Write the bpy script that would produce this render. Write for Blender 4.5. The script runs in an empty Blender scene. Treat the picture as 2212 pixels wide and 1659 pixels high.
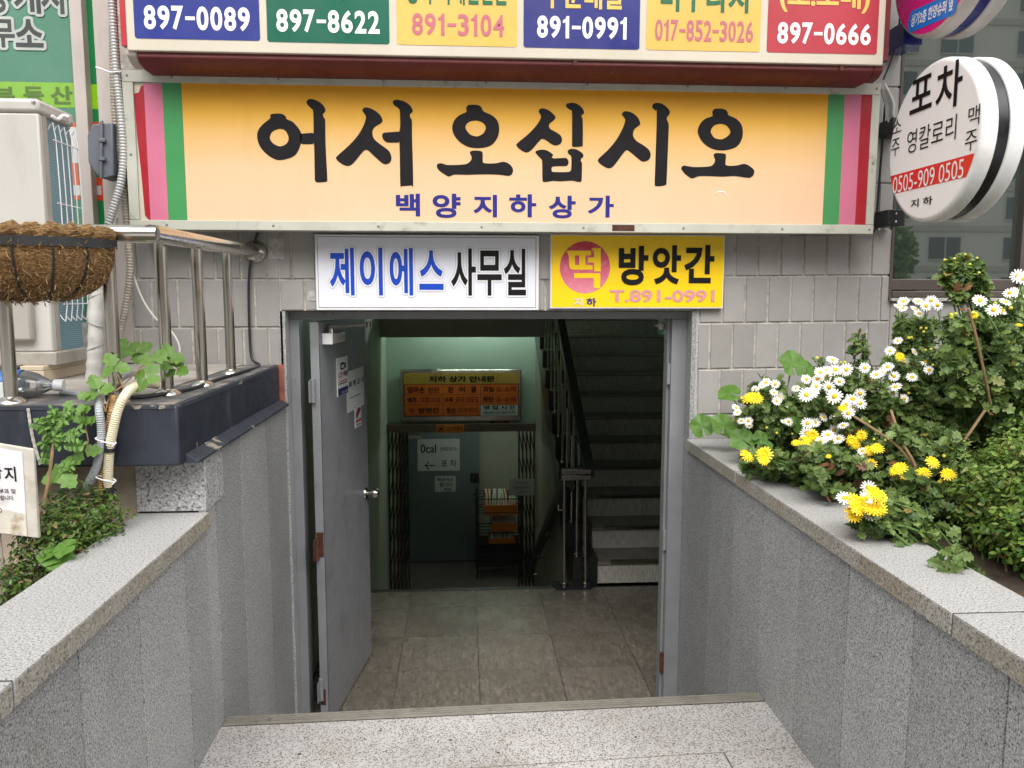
import bpy, math, random
import numpy as np
from mathutils import Vector, Matrix
random.seed(7); rng = np.random.default_rng(11)
S = bpy.context.scene
COL = S.collection
R = math.radians

# ------------------------------------------------------------------ camera
F, CX, CY = 1690.0, 1106.0, 829.5            # focal length and centre, photograph measured at 2212 x 1659
YAW, PITCH, ROLL = R(3.53), R(6.595), R(.072)
CAM = Vector((0, 0, 1.43))
_f = Vector((math.sin(YAW)*math.cos(PITCH), math.cos(YAW)*math.cos(PITCH), -math.sin(PITCH)))
_r = Vector((math.cos(YAW), -math.sin(YAW), 0)); _u = _r.cross(_f)
_r, _u = _r*math.cos(ROLL)+_u*math.sin(ROLL), _u*math.cos(ROLL)-_r*math.sin(ROLL)
cd = bpy.data.cameras.new('camera'); cam = bpy.data.objects.new('camera', cd); COL.objects.link(cam)
cam.matrix_world = Matrix(((_r.x, _u.x, -_f.x, CAM.x), (_r.y, _u.y, -_f.y, CAM.y), (_r.z, _u.z, -_f.z, CAM.z), (0, 0, 0, 1)))
cd.sensor_fit = 'HORIZONTAL'; cd.sensor_width = 36; cd.lens = 36*F/2212; cd.clip_start = .05; cd.clip_end = 400
S.camera = cam

# ------------------------------------------------------------------ sky, sun, exposure (bright overcast)
SUN_EL, SUN_AZ = R(50), R(-25)               # sun behind the viewer, a little to the left
w = bpy.data.worlds.new('World'); S.world = w; w.use_nodes = True
nt = w.node_tree; nt.nodes.clear()
sky = nt.nodes.new('ShaderNodeTexSky'); sky.sky_type = 'NISHITA'; sky.sun_disc = False
sky.sun_elevation = SUN_EL; sky.sun_rotation = R(180)+SUN_AZ; sky.air_density = 1.4; sky.dust_density = 4; sky.ozone_density = 1
hs = nt.nodes.new('ShaderNodeHueSaturation'); hs.inputs['Saturation'].default_value = .22
bg = nt.nodes.new('ShaderNodeBackground'); bg.inputs['Strength'].default_value = .15
wo = nt.nodes.new('ShaderNodeOutputWorld')
nt.links.new(sky.outputs[0], hs.inputs['Color']); nt.links.new(hs.outputs[0], bg.inputs[0]); nt.links.new(bg.outputs[0], wo.inputs[0])
sd = bpy.data.lights.new('sun', 'SUN'); sd.energy = 1.4; sd.angle = R(35); sd.color = (1, .965, .91)
sun = bpy.data.objects.new('sun', sd); COL.objects.link(sun)
_sd = Vector((math.sin(SUN_AZ)*math.cos(SUN_EL), -math.cos(SUN_AZ)*math.cos(SUN_EL), math.sin(SUN_EL)))
sun.rotation_euler = _sd.to_track_quat('Z', 'Y').to_euler(); sun.location = _sd*20
S.view_settings.view_transform = 'Standard'; S.view_settings.look = 'None'; S.view_settings.gamma = 1
S.view_settings.exposure = .9; S.view_settings.use_curve_mapping = False
S.render.engine = 'CYCLES'; S.cycles.use_denoising = True
S.cycles.max_bounces = 8; S.cycles.diffuse_bounces = 5; S.cycles.transparent_max_bounces = 8; S.cycles.caustics_reflective = False; S.cycles.caustics_refractive = False

# ------------------------------------------------------------------ measuring helpers (a pixel of the photograph -> a point on a real plane)
def ray(x, y): return _r*((x-CX)/F) - _u*((y-CY)/F) + _f
def onY(x, y, Y): d = ray(x, y); return CAM + d*(Y/d.y)
def onX(x, y, X): d = ray(x, y); return CAM + d*(X/d.x)
def onZ(x, y, Z): d = ray(x, y); return CAM + d*((Z-CAM.z)/d.z)

class Fr:                                    # a flat frame: origin, right, up, normal towards the reader
    def __init__(s, o, u, v): s.o, s.u, s.v = Vector(o), Vector(u).normalized(), Vector(v).normalized(); s.n = s.u.cross(s.v)
    def p(s, a, b, d=0): return s.o + s.u*a + s.v*b + s.n*d
    def uv(s, P): q = Vector(P)-s.o; return q.dot(s.u), q.dot(s.v)
    def hit(s, x, y): d = ray(x, y); t = (s.o-CAM).dot(s.n)/d.dot(s.n); return s.uv(CAM+d*t)
    def rect(s, x0, y0, x1, y1):
        xm, ym = (x0+x1)/2, (y0+y1)/2
        return s.hit(x0, ym)[0], s.hit(x1, ym)[0], s.hit(xm, y1)[1], s.hit(xm, y0)[1]
    def shift(s, d): return Fr(s.o+s.n*d, s.u, s.v)
def FY(Y): return Fr((0, Y, 0), (1, 0, 0), (0, 0, 1))

# ------------------------------------------------------------------ materials
class NT:
    def __init__(s, name):
        s.m = bpy.data.materials.new(name); s.m.use_nodes = True; s.t = s.m.node_tree
        s.b = s.t.nodes['Principled BSDF']; s.out = s.t.nodes['Material Output']
        s.pos = s.n('ShaderNodeNewGeometry')
    def n(s, k, **kw):
        q = s.t.nodes.new(k)
        for a, b in kw.items(): setattr(q, a, b)
        return q
    def l(s, a, b): s.t.links.new(a, b)
    def noise(s, scale, detail=3, rough=.55, vec=None, sc3=None):
        q = s.n('ShaderNodeTexNoise'); q.inputs['Scale'].default_value = scale; q.inputs['Detail'].default_value = detail; q.inputs['Roughness'].default_value = rough
        v = vec or s.pos.outputs['Position']
        if sc3:
            mp = s.n('ShaderNodeMapping'); mp.inputs['Scale'].default_value = sc3; s.l(v, mp.inputs[0]); v = mp.outputs[0]
        s.l(v, q.inputs['Vector']); return q.outputs[0]
    def ramp(s, fac, stops, interp='LINEAR'):
        q = s.n('ShaderNodeValToRGB'); q.color_ramp.interpolation = interp
        e = q.color_ramp.elements
        while len(e) < len(stops): e.new(.5)
        for i, (p, c) in enumerate(stops):
            e[i].position = p; e[i].color = (c, c, c, 1) if isinstance(c, (int, float)) else (*c, 1)
        s.l(fac, q.inputs[0]); return q.outputs[0]
    def mix(s, fac, a, b, mode='MIX'):
        q = s.n('ShaderNodeMix', data_type='RGBA', blend_type=mode)
        for v, i in ((fac, 0), (a, 6), (b, 7)):
            if isinstance(v, (int, float)) and i == 0: q.inputs[0].default_value = v
            elif isinstance(v, (tuple, list)): q.inputs[i].default_value = (*v, 1)
            elif isinstance(v, (int, float)): q.inputs[i].default_value = (v, v, v, 1)
            else: s.l(v, q.inputs[i])
        return q.outputs[2]
    def bump(s, h, strength=.3, dist=.002):
        q = s.n('ShaderNodeBump'); q.inputs['Strength'].default_value = strength; q.inputs['Distance'].default_value = dist
        s.l(h, q.inputs['Height']); s.l(q.outputs[0], s.b.inputs['Normal'])
    def fin(s, col=None, rough=.6, metal=0, spec=.5):
        if col is not None:
            if isinstance(col, (tuple, list)): s.b.inputs['Base Color'].default_value = (*col, 1)
            else: s.l(col, s.b.inputs['Base Color'])
        if isinstance(rough, (int, float)): s.b.inputs['Roughness'].default_value = rough
        else: s.l(rough, s.b.inputs['Roughness'])
        s.b.inputs['Metallic'].default_value = metal; s.b.inputs['Specular IOR Level'].default_value = spec
        return s.m

def paint(name, col, rough=.5, metal=0, var=.12, vs=6, dirt=None, ds=9, dlo=.55, dhi=.75, bump=0, bs=60, spec=.5, streak=False, objvar=0):
    """a painted or moulded surface: slight unevenness, optional dirt patches of their own shape"""
    k = NT(name); c = tuple(col)
    n1 = k.noise(vs, 4)
    base = k.mix(k.ramp(n1, [(.3, 0.), (.7, 1.)]), tuple(x*(1-var) for x in c), tuple(min(1, x*(1+var*.5)) for x in c))
    if objvar:
        oi = k.n('ShaderNodeObjectInfo'); f = k.ramp(oi.outputs['Random'], [(0, 1-objvar), (1, 1+objvar*.4)]); base = k.mix(1, base, f, 'MULTIPLY')
    if dirt:
        n2 = k.noise(ds, 6, .65, sc3=(1, 1, .25) if streak else None)
        base = k.mix(k.ramp(n2, [(dlo, 0.), (dhi, 1.)]), base, dirt)
    if bump: k.bump(k.noise(bs, 4), bump, .003)
    rr = k.ramp(k.noise(vs*3, 3), [(.3, max(0, rough-.07)), (.7, min(1, rough+.08))])
    return k.fin(base, rr, metal, spec)

def granite(name, dark, mid, light, scale=170, stain=None, slo=.6, shi=.8, rough=.55, big=.12, objvar=0):
    k = NT(name)
    a = k.noise(scale, 1.5, .6); b = k.noise(scale*.5, 1, .5)
    f = k.mix(.22, a, b)
    c = k.ramp(f, [(.37, dark), (.44, mid), (.54, mid), (.62, light)])
    lo = k.ramp(k.noise(2.2, 5, .6), [(.3, 1-big), (.7, 1+big*.3)])
    c = k.mix(1, c, lo, 'MULTIPLY')
    if objvar:
        oi = k.n('ShaderNodeObjectInfo'); c = k.mix(1, c, k.ramp(oi.outputs['Random'], [(0, 1-objvar), (1, 1+objvar*.3)]), 'MULTIPLY')
    c = k.mix(k.ramp(k.noise(4, 5, .6, sc3=(1, 1, .10)), [(.54, 0.), (.78, .4)]), c, (.84, .81, .77), 'MULTIPLY')
    if stain:
        c = k.mix(k.ramp(k.noise(3.3, 6, .62, sc3=(1, 1, .6)), [(slo, 0.), (shi, .75)]), c, stain, 'MULTIPLY')
    k.bump(a, .25, .0012)
    return k.fin(c, rough)

M = {}
M['granite_wall'] = granite('granite_wall', (.085, .087, .09), (.325, .327, .325), (.52, .52, .51), 215, (.72, .66, .56), .56, .8, .5, .18, .2)
M['granite_coping'] = granite('granite_coping', (.13, .13, .13), (.365, .362, .355), (.49, .487, .477), 240, (.78, .72, .62), .6, .85, .65, .1, .06)
M['granite_edge'] = granite('granite_edge', (.12, .11, .095), (.33, .31, .27), (.46, .435, .385), 200, (.66, .50, .30), .44, .75, .65, .15, .1)
M['granite_block'] = granite('granite_block', (.10, .10, .105), (.36, .36, .36), (.54, .54, .53), 130, None, rough=.5)
def terrazzo():
    k = NT('terrazzo')
    v = k.n('ShaderNodeTexVoronoi'); v.inputs['Scale'].default_value = 155; v.inputs['Randomness'].default_value = 1
    dn = k.n('ShaderNodeTexNoise'); dn.inputs['Scale'].default_value = 60; k.l(k.pos.outputs['Position'], dn.inputs['Vector'])
    vm = k.n('ShaderNodeVectorMath', operation='MULTIPLY_ADD'); k.l(dn.outputs['Color'], vm.inputs[0]); vm.inputs[1].default_value = (.012,)*3; k.l(k.pos.outputs['Position'], vm.inputs[2])
    k.l(vm.outputs[0], v.inputs['Vector'])
    sp = k.n('ShaderNodeSeparateColor'); k.l(v.outputs['Color'], sp.inputs[0])
    chip = k.ramp(sp.outputs[0], [(0, (.03, .03, .03)), (.012, (.11, .10, .09)), (.22, (.17, .155, .14)), (.50, (.24, .225, .21)), (.78, (.34, .33, .315))], 'CONSTANT')
    c = k.mix(k.ramp(v.outputs['Distance'], [(.40, 0.), (.47, 1.)]), chip, (.45, .44, .43))
    c = k.mix(1, c, k.ramp(k.noise(2.5, 5), [(.3, .78), (.7, 1.05)]), 'MULTIPLY')
    c = k.mix(k.ramp(k.noise(3.5, 6, .7), [(.52, 0.), (.75, .6)]), c, (.75, .66, .56), 'MULTIPLY')
    k.bump(sp.outputs[1], .12, .001)
    return k.fin(c, .5)
M['terrazzo'] = terrazzo()
M['tile'] = paint('ceramic_tile', (.325, .310, .297), .36, var=.06, vs=14, dirt=(.33, .30, .26), ds=7, dlo=.66, dhi=.9, bump=.08, bs=90, objvar=.13)
M['tape_residue'] = paint('tape_residue', (.46, .45, .43), .6, var=.2, vs=40, dirt=(.33, .315, .30), ds=60, dlo=.5, dhi=.58); M['mortar'] = paint('mortar', (.47, .45, .40), .9, var=.3, vs=45, dirt=(.20, .18, .155), ds=9, dlo=.56, dhi=.72, bump=.5, bs=140)
M['plaster'] = paint('plaster', (.42, .35, .27), .9, var=.2, vs=9, dirt=(.24, .2, .15), ds=5, bump=.3)
M['navy'] = paint('navy_paint', (.022, .027, .04), .45, var=.3, vs=12, dirt=(.075, .08, .09), ds=14, dlo=.56, dhi=.85, bump=.35, bs=22, streak=True)
M['navy_chip'] = paint('chipped_navy_paint', (.03, .036, .05), .55, var=.3, vs=12, dirt=(.30, .26, .21), ds=9, dlo=.585, dhi=.61, bump=.5, bs=22); M['board_rim'] = paint('board_rim', (.52, .49, .43), .8, var=.2, vs=20, dirt=(.34, .28, .2), ds=9); M['board_stain'] = paint('water_stained_board', (.60, .56, .48), .7, var=.2, vs=9, dirt=(.23, .14, .06), ds=13, dlo=.5, dhi=.66, bump=.5, bs=20); M['navy_top'] = paint('navy_worn_top', (.085, .085, .09), .7, var=.35, vs=11, dirt=(.25, .22, .19), ds=8, dlo=.47, dhi=.62, bump=.4, bs=30)
M['concrete'] = paint('concrete', (.34, .315, .28), .9, var=.25, vs=10, dirt=(.17, .15, .13), ds=6, bump=.5, bs=70)
M['red_paint'] = paint('red_oxide_paint', (.28, .09, .065), .7, var=.3, vs=20, dirt=(.10, .07, .06), ds=14)
M['steel'] = paint('stainless_steel', (.60, .575, .53), .2, 1, var=.05, vs=3)
M['steel_brushed'] = paint('brushed_steel', (.44, .41, .365), .2, 1, var=.06, vs=3)
M['frame_grey'] = paint('grey_frame_paint', (.215, .22, .232), .42, var=.1, vs=9, dirt=(.12, .1, .085), ds=12, dlo=.66, dhi=.85)
M['door_grey'] = paint('grey_door_paint', (.225, .23, .245), .38, var=.12, vs=5, dirt=(.13, .125, .12), ds=6, dlo=.54, dhi=.85, bump=.18, bs=7)
M['black'] = paint('black_paint', (.016, .016, .018), .45, var=.2)
M['black_print'] = paint('black_vinyl', (.008, .007, .008), .5, var=.25, vs=15, spec=.2)
M['navy_print'] = paint('navy_vinyl', (.02, .024, .19), .45, var=.1, spec=.25)
M['alu'] = paint('sign_frame_paint', (.45, .45, .385), .5, var=.12, vs=5, dirt=(.17, .155, .125), ds=13, dlo=.57, dhi=.78, bump=.1, bs=50)
M['alu_grey'] = paint('aluminium', (.45, .40, .37), .5, var=.1, vs=3, dirt=(.28, .26, .24), ds=4, streak=True)
M['rust'] = paint('rust', (.075, .022, .011), .85, var=.45, vs=50, dirt=(.2, .16, .12), ds=30, dlo=.66, dhi=.72, bump=.5, bs=90)
M['cream'] = paint('cream_panel', (.55, .50, .41), .35, var=.07, vs=3, dirt=(.52, .43, .33), ds=5, dlo=.58, dhi=.95, streak=True)
M['darkred'] = paint('dark_red_metal', (.125, .015, .015), .5, var=.2, vs=7, dirt=(.25, .17, .12), ds=45, dlo=.66, dhi=.72)
M['red_edge'] = paint('red_metal', (.42, .018, .03), .38, var=.12, vs=7)
M['blue_panel'] = paint('blue_vinyl', (.018, .03, .21), .33, var=.1, vs=2)
M['blue2_panel'] = paint('indigo_vinyl', (.022, .026, .17), .33, var=.1, vs=2)
M['green_panel'] = paint('green_vinyl', (.004, .105, .062), .33, var=.1, vs=2)
M['yellow_panel'] = paint('yellow_vinyl', (.70, .43, .10), .33, var=.06, vs=2)
M['red_panel'] = paint('red_vinyl', (.40, .035, .05), .33, var=.12, vs=2)
M['pink_print'] = paint('faded_pink_vinyl', (.46, .13, .165), .4, var=.1)
M['pale_pink_print'] = paint('pale_pink_vinyl', (.62, .27, .30), .45, var=.15, vs=40)
M['white_print'] = paint('white_vinyl', (.82, .82, .82), .4, var=.04)
M['yellow_print'] = paint('amber_vinyl', (.72, .46, .1), .4, var=.05)
M['green_print'] = paint('dark_green_vinyl', (.008, .12, .05), .4, var=.1)
M['stripe_red'] = paint('stripe_red', (.34, .01, .02), .35, var=.1, vs=3)
M['stripe_pink'] = paint('stripe_pink', (.54, .15, .24), .35, var=.06, vs=3)
M['stripe_green'] = paint('stripe_green', (.05, .25, .08), .35, var=.06, vs=3)
def welcome_face():                          # printed gradient: amber at the top edge fading to peach
    k = NT('welcome_print'); sx = k.n('ShaderNodeSeparateXYZ'); k.l(k.pos.outputs['Position'], sx.inputs[0])
    mr = k.n('ShaderNodeMapRange'); mr.inputs[1].default_value = 1.74; mr.inputs[2].default_value = 2.31; k.l(sx.outputs[2], mr.inputs[0])
    wob = k.n('ShaderNodeMath', operation='MULTIPLY_ADD'); k.l(k.noise(2.5, 2), wob.inputs[0]); wob.inputs[1].default_value = .10; k.l(mr.outputs[0], wob.inputs[2])
    c = k.ramp(wob.outputs[0], [(.0, (.74, .49, .325)), (.42, (.73, .48, .28)), (.66, (.72, .435, .155)), (.80, (.71, .385, .045)), (.92, (.70, .335, .008)), (1.0, (.66, .29, .003))])
    c = k.mix(1, c, k.ramp(k.noise(3, 5), [(.3, .93), (.7, 1.0)]), 'MULTIPLY'); c = k.mix(k.ramp(k.noise(9, 5, .6, sc3=(1, 1, .12)), [(.58, 0.), (.8, .35)]), c, (.86, .80, .70), 'MULTIPLY')
    k.bump(k.noise(5, 2), .2, .008)
    return k.fin(c, .36)
M['welcome'] = welcome_face()
M['white_sign'] = paint('white_sign_face', (.70, .71, .78), .35, var=.02, vs=2)
M['round_white'] = paint('round_sign_face', (.86, .86, .88), .35, var=.02, vs=2); M['white_edge'] = paint('white_plastic', (.74, .74, .76), .4, var=.05)
M['yellow_sign'] = paint('bright_yellow_face', (.88, .57, .005), .35, var=.06, vs=4, dirt=(.5, .27, .02), ds=10, dlo=.72, dhi=.85)
def fadedpink():
    k = NT('sun_faded_pink'); sx = k.n('ShaderNodeSeparateXYZ'); k.l(k.pos.outputs['Position'], sx.inputs[0])
    mr = k.n('ShaderNodeMapRange'); mr.inputs[1].default_value = 1.39; mr.inputs[2].default_value = 1.64; k.l(sx.outputs[2], mr.inputs[0])
    c = k.ramp(mr.outputs[0], [(0, (.64, .27, .31)), (.5, (.58, .12, .19)), (1, (.50, .025, .06))])
    c = k.mix(k.ramp(k.noise(40, 4), [(.5, 0.), (.75, .3)]), c, (.72, .42, .45)); return k.fin(c, .42)
M['rice_pink'] = fadedpink()
M['blue_letter'] = paint('blue_vinyl_letter', (.004, .055, .46), .35, var=.04)
M['grey_line'] = paint('grey_print', (.20, .20, .21), .5)
M['red_band'] = paint('red_print', (.72, .012, .012), .35, var=.05)
M['magenta'] = paint('magenta_print', (.62, .013, .19), .3, var=.06)
M['sky_blue'] = paint('blue_print', (.01, .17, .60), .35, var=.05)
M['pale_yellow'] = paint('pale_yellow_print', (.80, .74, .32), .4)
M['drum_white'] = paint('white_drum', (.80, .80, .80), .28, var=.05, vs=6, dirt=(.6, .55, .52), ds=7, dlo=.62, dhi=.9)
M['drum_grey'] = paint('dull_drum', (.52, .49, .47), .35, var=.12, vs=8, dirt=(.35, .31, .28), ds=12)
M['drum_black'] = paint('black_band', (.012, .012, .014), .28, var=.2)
M['drum_blue'] = paint('blue_band', (.016, .02, .16), .3, var=.15)
M['win_green'] = paint('green_film', (.09, .22, .155), .3, var=.08, vs=2)
M['strip_green'] = paint('green_board', (.004, .20, .055), .35, var=.1)
M['lime'] = paint('lime_film', (.21, .41, .06), .3, var=.06); M['lime2'] = paint('lime_board', (.25, .56, .004), .3, var=.06)
M['film_red'] = paint('faded_red_film', (.55, .14, .08), .35); M['film_red2'] = paint('red_board', (.60, .05, .012), .35); M['film_white'] = paint('faded_white_film', (.52, .52, .50), .35)
M['film_grey'] = paint('dark_grey_film', (.055, .06, .06), .35); M['film_line'] = paint('light_grey_film', (.42, .46, .43), .35); M['film_olive'] = paint('olive_film', (.09, .16, .035), .4)
def glass(name, tint, refl):
    k = NT(name); k.fin(tint, .05, 0, .5); g = k.n('ShaderNodeBsdfGlossy'); g.inputs['Roughness'].default_value = .015; g.inputs['Color'].default_value = (.86, .97, .93, 1)
    mx = k.n('ShaderNodeMixShader'); mx.inputs[0].default_value = refl; k.l(k.b.outputs[0], mx.inputs[1]); k.l(g.outputs[0], mx.inputs[2]); k.l(mx.outputs[0], k.out.inputs[0]); return k.m
M['win_glass'] = glass('tinted_window_glass', (.045, .056, .053), .44)
M['win_frame'] = paint('brown_window_frame', (.075, .058, .052), .45, var=.15)
M['ac_white'] = paint('ac_casing', (.48, .465, .43), .42, var=.07, vs=3, dirt=(.34, .31, .26), ds=8, dlo=.55, dhi=.85, streak=True)
M['ac_lower'] = paint('ac_dirty_casing', (.36, .34, .30), .5, var=.12, vs=5, dirt=(.26, .23, .19), ds=7)
def fins():
    k = NT('condenser_fins'); wv = k.n('ShaderNodeTexWave'); wv.bands_direction = 'Z'; wv.inputs['Scale'].default_value = 40; wv.inputs['Distortion'].default_value = 2.5; wv.inputs['Detail'].default_value = 3
    k.l(k.pos.outputs['Position'], wv.inputs['Vector'])
    c = k.ramp(wv.outputs['Fac'], [(.1, (.12, .25, .31)), (.7, (.17, .33, .39)), (1, (.27, .43, .48))]); k.bump(wv.outputs['Fac'], .1); return k.fin(c, .45, .3)
M['fins'] = fins()
M['box_grey'] = paint('dark_grey_plastic', (.115, .125, .145), .45, var=.08)
M['conduit'] = paint('grey_conduit', (.42, .42, .41), .5, .25, var=.1, vs=20)
M['conduit_tan'] = paint('tan_conduit', (.33, .29, .24), .6, .1, var=.2, vs=25)
M['conduit_cream'] = paint('cream_conduit', (.66, .59, .42), .45, var=.12, vs=12)
M['conduit_orange'] = paint('orange_tan_conduit', (.42, .25, .10), .55, var=.2, vs=12)
M['conduit_pale'] = paint('pale_grey_conduit', (.36, .38, .40), .5, var=.12, vs=12)
M['wrap'] = paint('wrapped_pipe_tape', (.46, .455, .43), .55, var=.15, vs=10, dirt=(.3, .28, .25), ds=9, bump=.5, bs=20)
M['cable_white'] = paint('white_cable', (.62, .60, .56), .5); M['cable_grey'] = paint('grey_cable', (.22, .22, .22), .5)
M['beige'] = paint('beige_block', (.56, .47, .34), .7, var=.12, vs=8, dirt=(.36, .3, .22), ds=6)
def coir():
    k = NT('coir'); a = k.noise(85, 5, .75, sc3=(1, 1, 3.2)); c = k.ramp(a, [(.3, (.06, .03, .013)), (.46, (.20, .112, .046)), (.58, (.36, .225, .105)), (.72, (.52, .37, .21))])
    k.bump(a, 1., .012); return k.fin(c, .95, spec=.1)
M['coir'] = coir(); M['coir_fibre'] = paint('coir_fibre', (.56, .37, .19), .9, var=.4, vs=60)
def pet():
    k = NT('clear_plastic'); tr = k.n('ShaderNodeBsdfTransparent'); gl = k.n('ShaderNodeBsdfGlossy'); gl.inputs['Roughness'].default_value = .08
    fr = k.n('ShaderNodeFresnel'); fr.inputs[0].default_value = 1.9
    mx = k.n('ShaderNodeMixShader'); k.l(fr.outputs[0], mx.inputs[0]); k.l(tr.outputs[0], mx.inputs[1]); k.l(gl.outputs[0], mx.inputs[2])
    m2 = k.n('ShaderNodeMixShader'); m2.inputs[0].default_value = .14; k.b.inputs['Base Color'].default_value = (.6, .63, .62, 1)
    k.l(mx.outputs[0], m2.inputs[1]); k.l(k.b.outputs[0], m2.inputs[2]); k.l(m2.outputs[0], k.out.inputs[0]); return k.m
M['pet'] = pet(); M['cap'] = paint('white_cap', (.74, .75, .76), .35); M['label_blue'] = paint('bottle_label', (.02, .14, .42), .4, var=.3, vs=60); M['label_white'] = paint('bottle_label_white', (.62, .68, .64), .4, var=.2, vs=80)
M['board'] = paint('weathered_board', (.66, .66, .67), .6, var=.08, vs=5, dirt=(.42, .36, .28), ds=7, dlo=.6, dhi=.78, bump=.3, bs=18)
M['board_frame'] = paint('weathered_wood', (.50, .44, .36), .8, var=.2, vs=20, dirt=(.25, .18, .11), ds=9)
M['soil'] = paint('soil', (.055, .038, .026), .95, var=.5, vs=30, bump=1, bs=60)
M['paving'] = paint('paving', (.34, .33, .315), .85, var=.15, vs=3, bump=.2)
M['joint_dark'] = paint('dark_joint', (.095, .088, .078), .9, var=.3, vs=20); M['brass'] = paint('brass_strip', (.16, .12, .07), .6, .2, var=.3, vs=30)
M['nosing'] = paint('nosing_metal', (.33, .31, .265), .45, .45, var=.15, vs=12, dirt=(.15, .135, .115), ds=20)
M['nosing_dark'] = paint('nosing_groove', (.05, .047, .043), .7)
def vinyl_tile():
    k = NT('vinyl_floor_tile'); a = k.noise(42, 5, .7, sc3=(1.8, .45, 1)); c = k.ramp(a, [(.30, (.085, .073, .058)), (.5, (.15, .131, .107)), (.68, (.225, .20, .166))])
    c = k.mix(k.ramp(k.noise(4, 6, .7), [(.46, .0), (.75, .5)]), c, (.09, .077, .06))
    oi = k.n('ShaderNodeObjectInfo'); c = k.mix(1, c, k.ramp(oi.outputs['Random'], [(0, .85), (1, 1.1)]), 'MULTIPLY')
    return k.fin(c, k.ramp(k.noise(7, 5), [(.35, .16), (.65, .38)]), 0, .5)
M['vinyl'] = vinyl_tile()
def riser():
    k = NT('stair_vinyl'); a = k.noise(40, 5, .7, sc3=(2.2, 1, .45)); c = k.ramp(a, [(.35, (.36, .35, .31)), (.55, (.53, .51, .45)), (.7, (.66, .63, .56))]); return k.fin(c, .5)
M['riser'] = riser()
M['tread'] = paint('stair_tread', (.21, .185, .16), .45, var=.2, vs=8)
M['wall_green'] = paint('pale_green_wall', (.46, .60, .50), .55, var=.06, vs=4, bump=.15, bs=90)
M['wall_beige'] = paint('beige_green_wall', (.50, .52, .42), .6, var=.08, vs=4, bump=.15, bs=90)
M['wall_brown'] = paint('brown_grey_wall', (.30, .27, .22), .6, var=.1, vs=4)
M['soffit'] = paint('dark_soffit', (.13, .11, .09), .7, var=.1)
M['dark_stone'] = paint('dark_stone', (.018, .018, .02), .3, var=.3, vs=40)
M['rail_dark'] = paint('dark_rail', (.05, .052, .05), .35, .3, var=.15)
M['gate'] = paint('brown_gate_metal', (.075, .055, .045), .45, .3, var=.2)
M['gate_beam'] = paint('brown_gate_beam', (.15, .115, .095), .45, .2, var=.1)
M['inner_door'] = paint('grey_green_door', (.16, .20, .21), .45, var=.06)
M['amber_head'] = paint('amber_board', (.50, .33, .05), .35, var=.25, vs=6)
M['orange_board'] = paint('orange_board', (.75, .16, .015), .4, var=.1, vs=5)
M['board_text_red'] = paint('dark_red_print', (.30, .025, .01), .4); M['paper'] = paint('paper', (.62, .64, .63), .7, var=.04, vs=9)
M['cctv_orange'] = paint('orange_sticker', (.85, .28, .02), .4); M['cctv_yellow'] = paint('yellow_sticker', (.8, .5, .02), .4)
M['orange_crate'] = paint('orange_crate', (.65, .20, .025), .45); M['rice'] = paint('rice_cake', (.68, .70, .56), .5, var=.05)
M['apt'] = paint('apartment_wall', (.50, .45, .39), .8, var=.05, vs=.3); M['apt_band'] = paint('apartment_band', (.38, .33, .28), .8, var=.05, vs=.3); M['apt_win'] = paint('apartment_window', (.05, .06, .065), .15, var=.3, vs=.5)
M['sticker_blue'] = paint('navy_sticker', (.02, .03, .14), .4); M['sticker_red'] = paint('red_sticker', (.5, .02, .03), .4)
def leafmat(name, c0, c1, c2=None, p2=.93, trans=.25, rough=.45):
    k = NT(name); r_ = k.pos.outputs['Random Per Island']
    st = [(0, c0), (.7, c1)] + ([(p2, c1), (min(1, p2+.03), c2)] if c2 else [])
    c = k.ramp(r_, st); c = k.mix(1, c, k.ramp(k.noise(60, 3), [(.3, .8), (.7, 1.1)]), 'MULTIPLY')
    k.fin(c, rough, 0, .4); t = k.n('ShaderNodeBsdfTranslucent'); k.l(c, t.inputs[0]); mx = k.n('ShaderNodeMixShader'); mx.inputs[0].default_value = trans
    k.l(k.b.outputs[0], mx.inputs[1]); k.l(t.outputs[0], mx.inputs[2]); k.l(mx.outputs[0], k.out.inputs[0]); return k.m
M['leaf_mum'] = leafmat('chrysanthemum_leaf', (.045, .095, .022), (.17, .245, .065), (.25, .19, .05), .96)
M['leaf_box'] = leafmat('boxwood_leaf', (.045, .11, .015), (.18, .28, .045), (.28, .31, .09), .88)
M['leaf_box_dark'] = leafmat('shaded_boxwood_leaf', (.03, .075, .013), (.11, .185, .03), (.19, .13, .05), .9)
M['leaf_big'] = leafmat('mallow_leaf', (.075, .18, .025), (.11, .23, .035), trans=.3)
M['leaf_sap'] = leafmat('sapling_leaf', (.085, .19, .028), (.14, .27, .045), trans=.3)
M['dead_leaf'] = leafmat('dead_leaf', (.10, .045, .02), (.22, .11, .05), trans=.15)
M['stem'] = paint('plant_stem', (.20, .17, .075), .7, var=.3, vs=30); M['twig'] = paint('dry_twig', (.24, .15, .075), .8, var=.3, vs=30); M['stem_green'] = paint('green_stem', (.10, .18, .045), .6, var=.2)
M['petal_white'] = paint('white_petal', (.84, .84, .80), .6, var=.04); M['petal_yellow'] = paint('yellow_petal', (.88, .62, .005), .55, var=.08, vs=40); M['disc_yellow'] = paint('flower_disc', (.74, .46, .015), .7, var=.2, vs=200); M['bud'] = paint('flower_bud', (.55, .52, .06), .6, var=.2)

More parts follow.
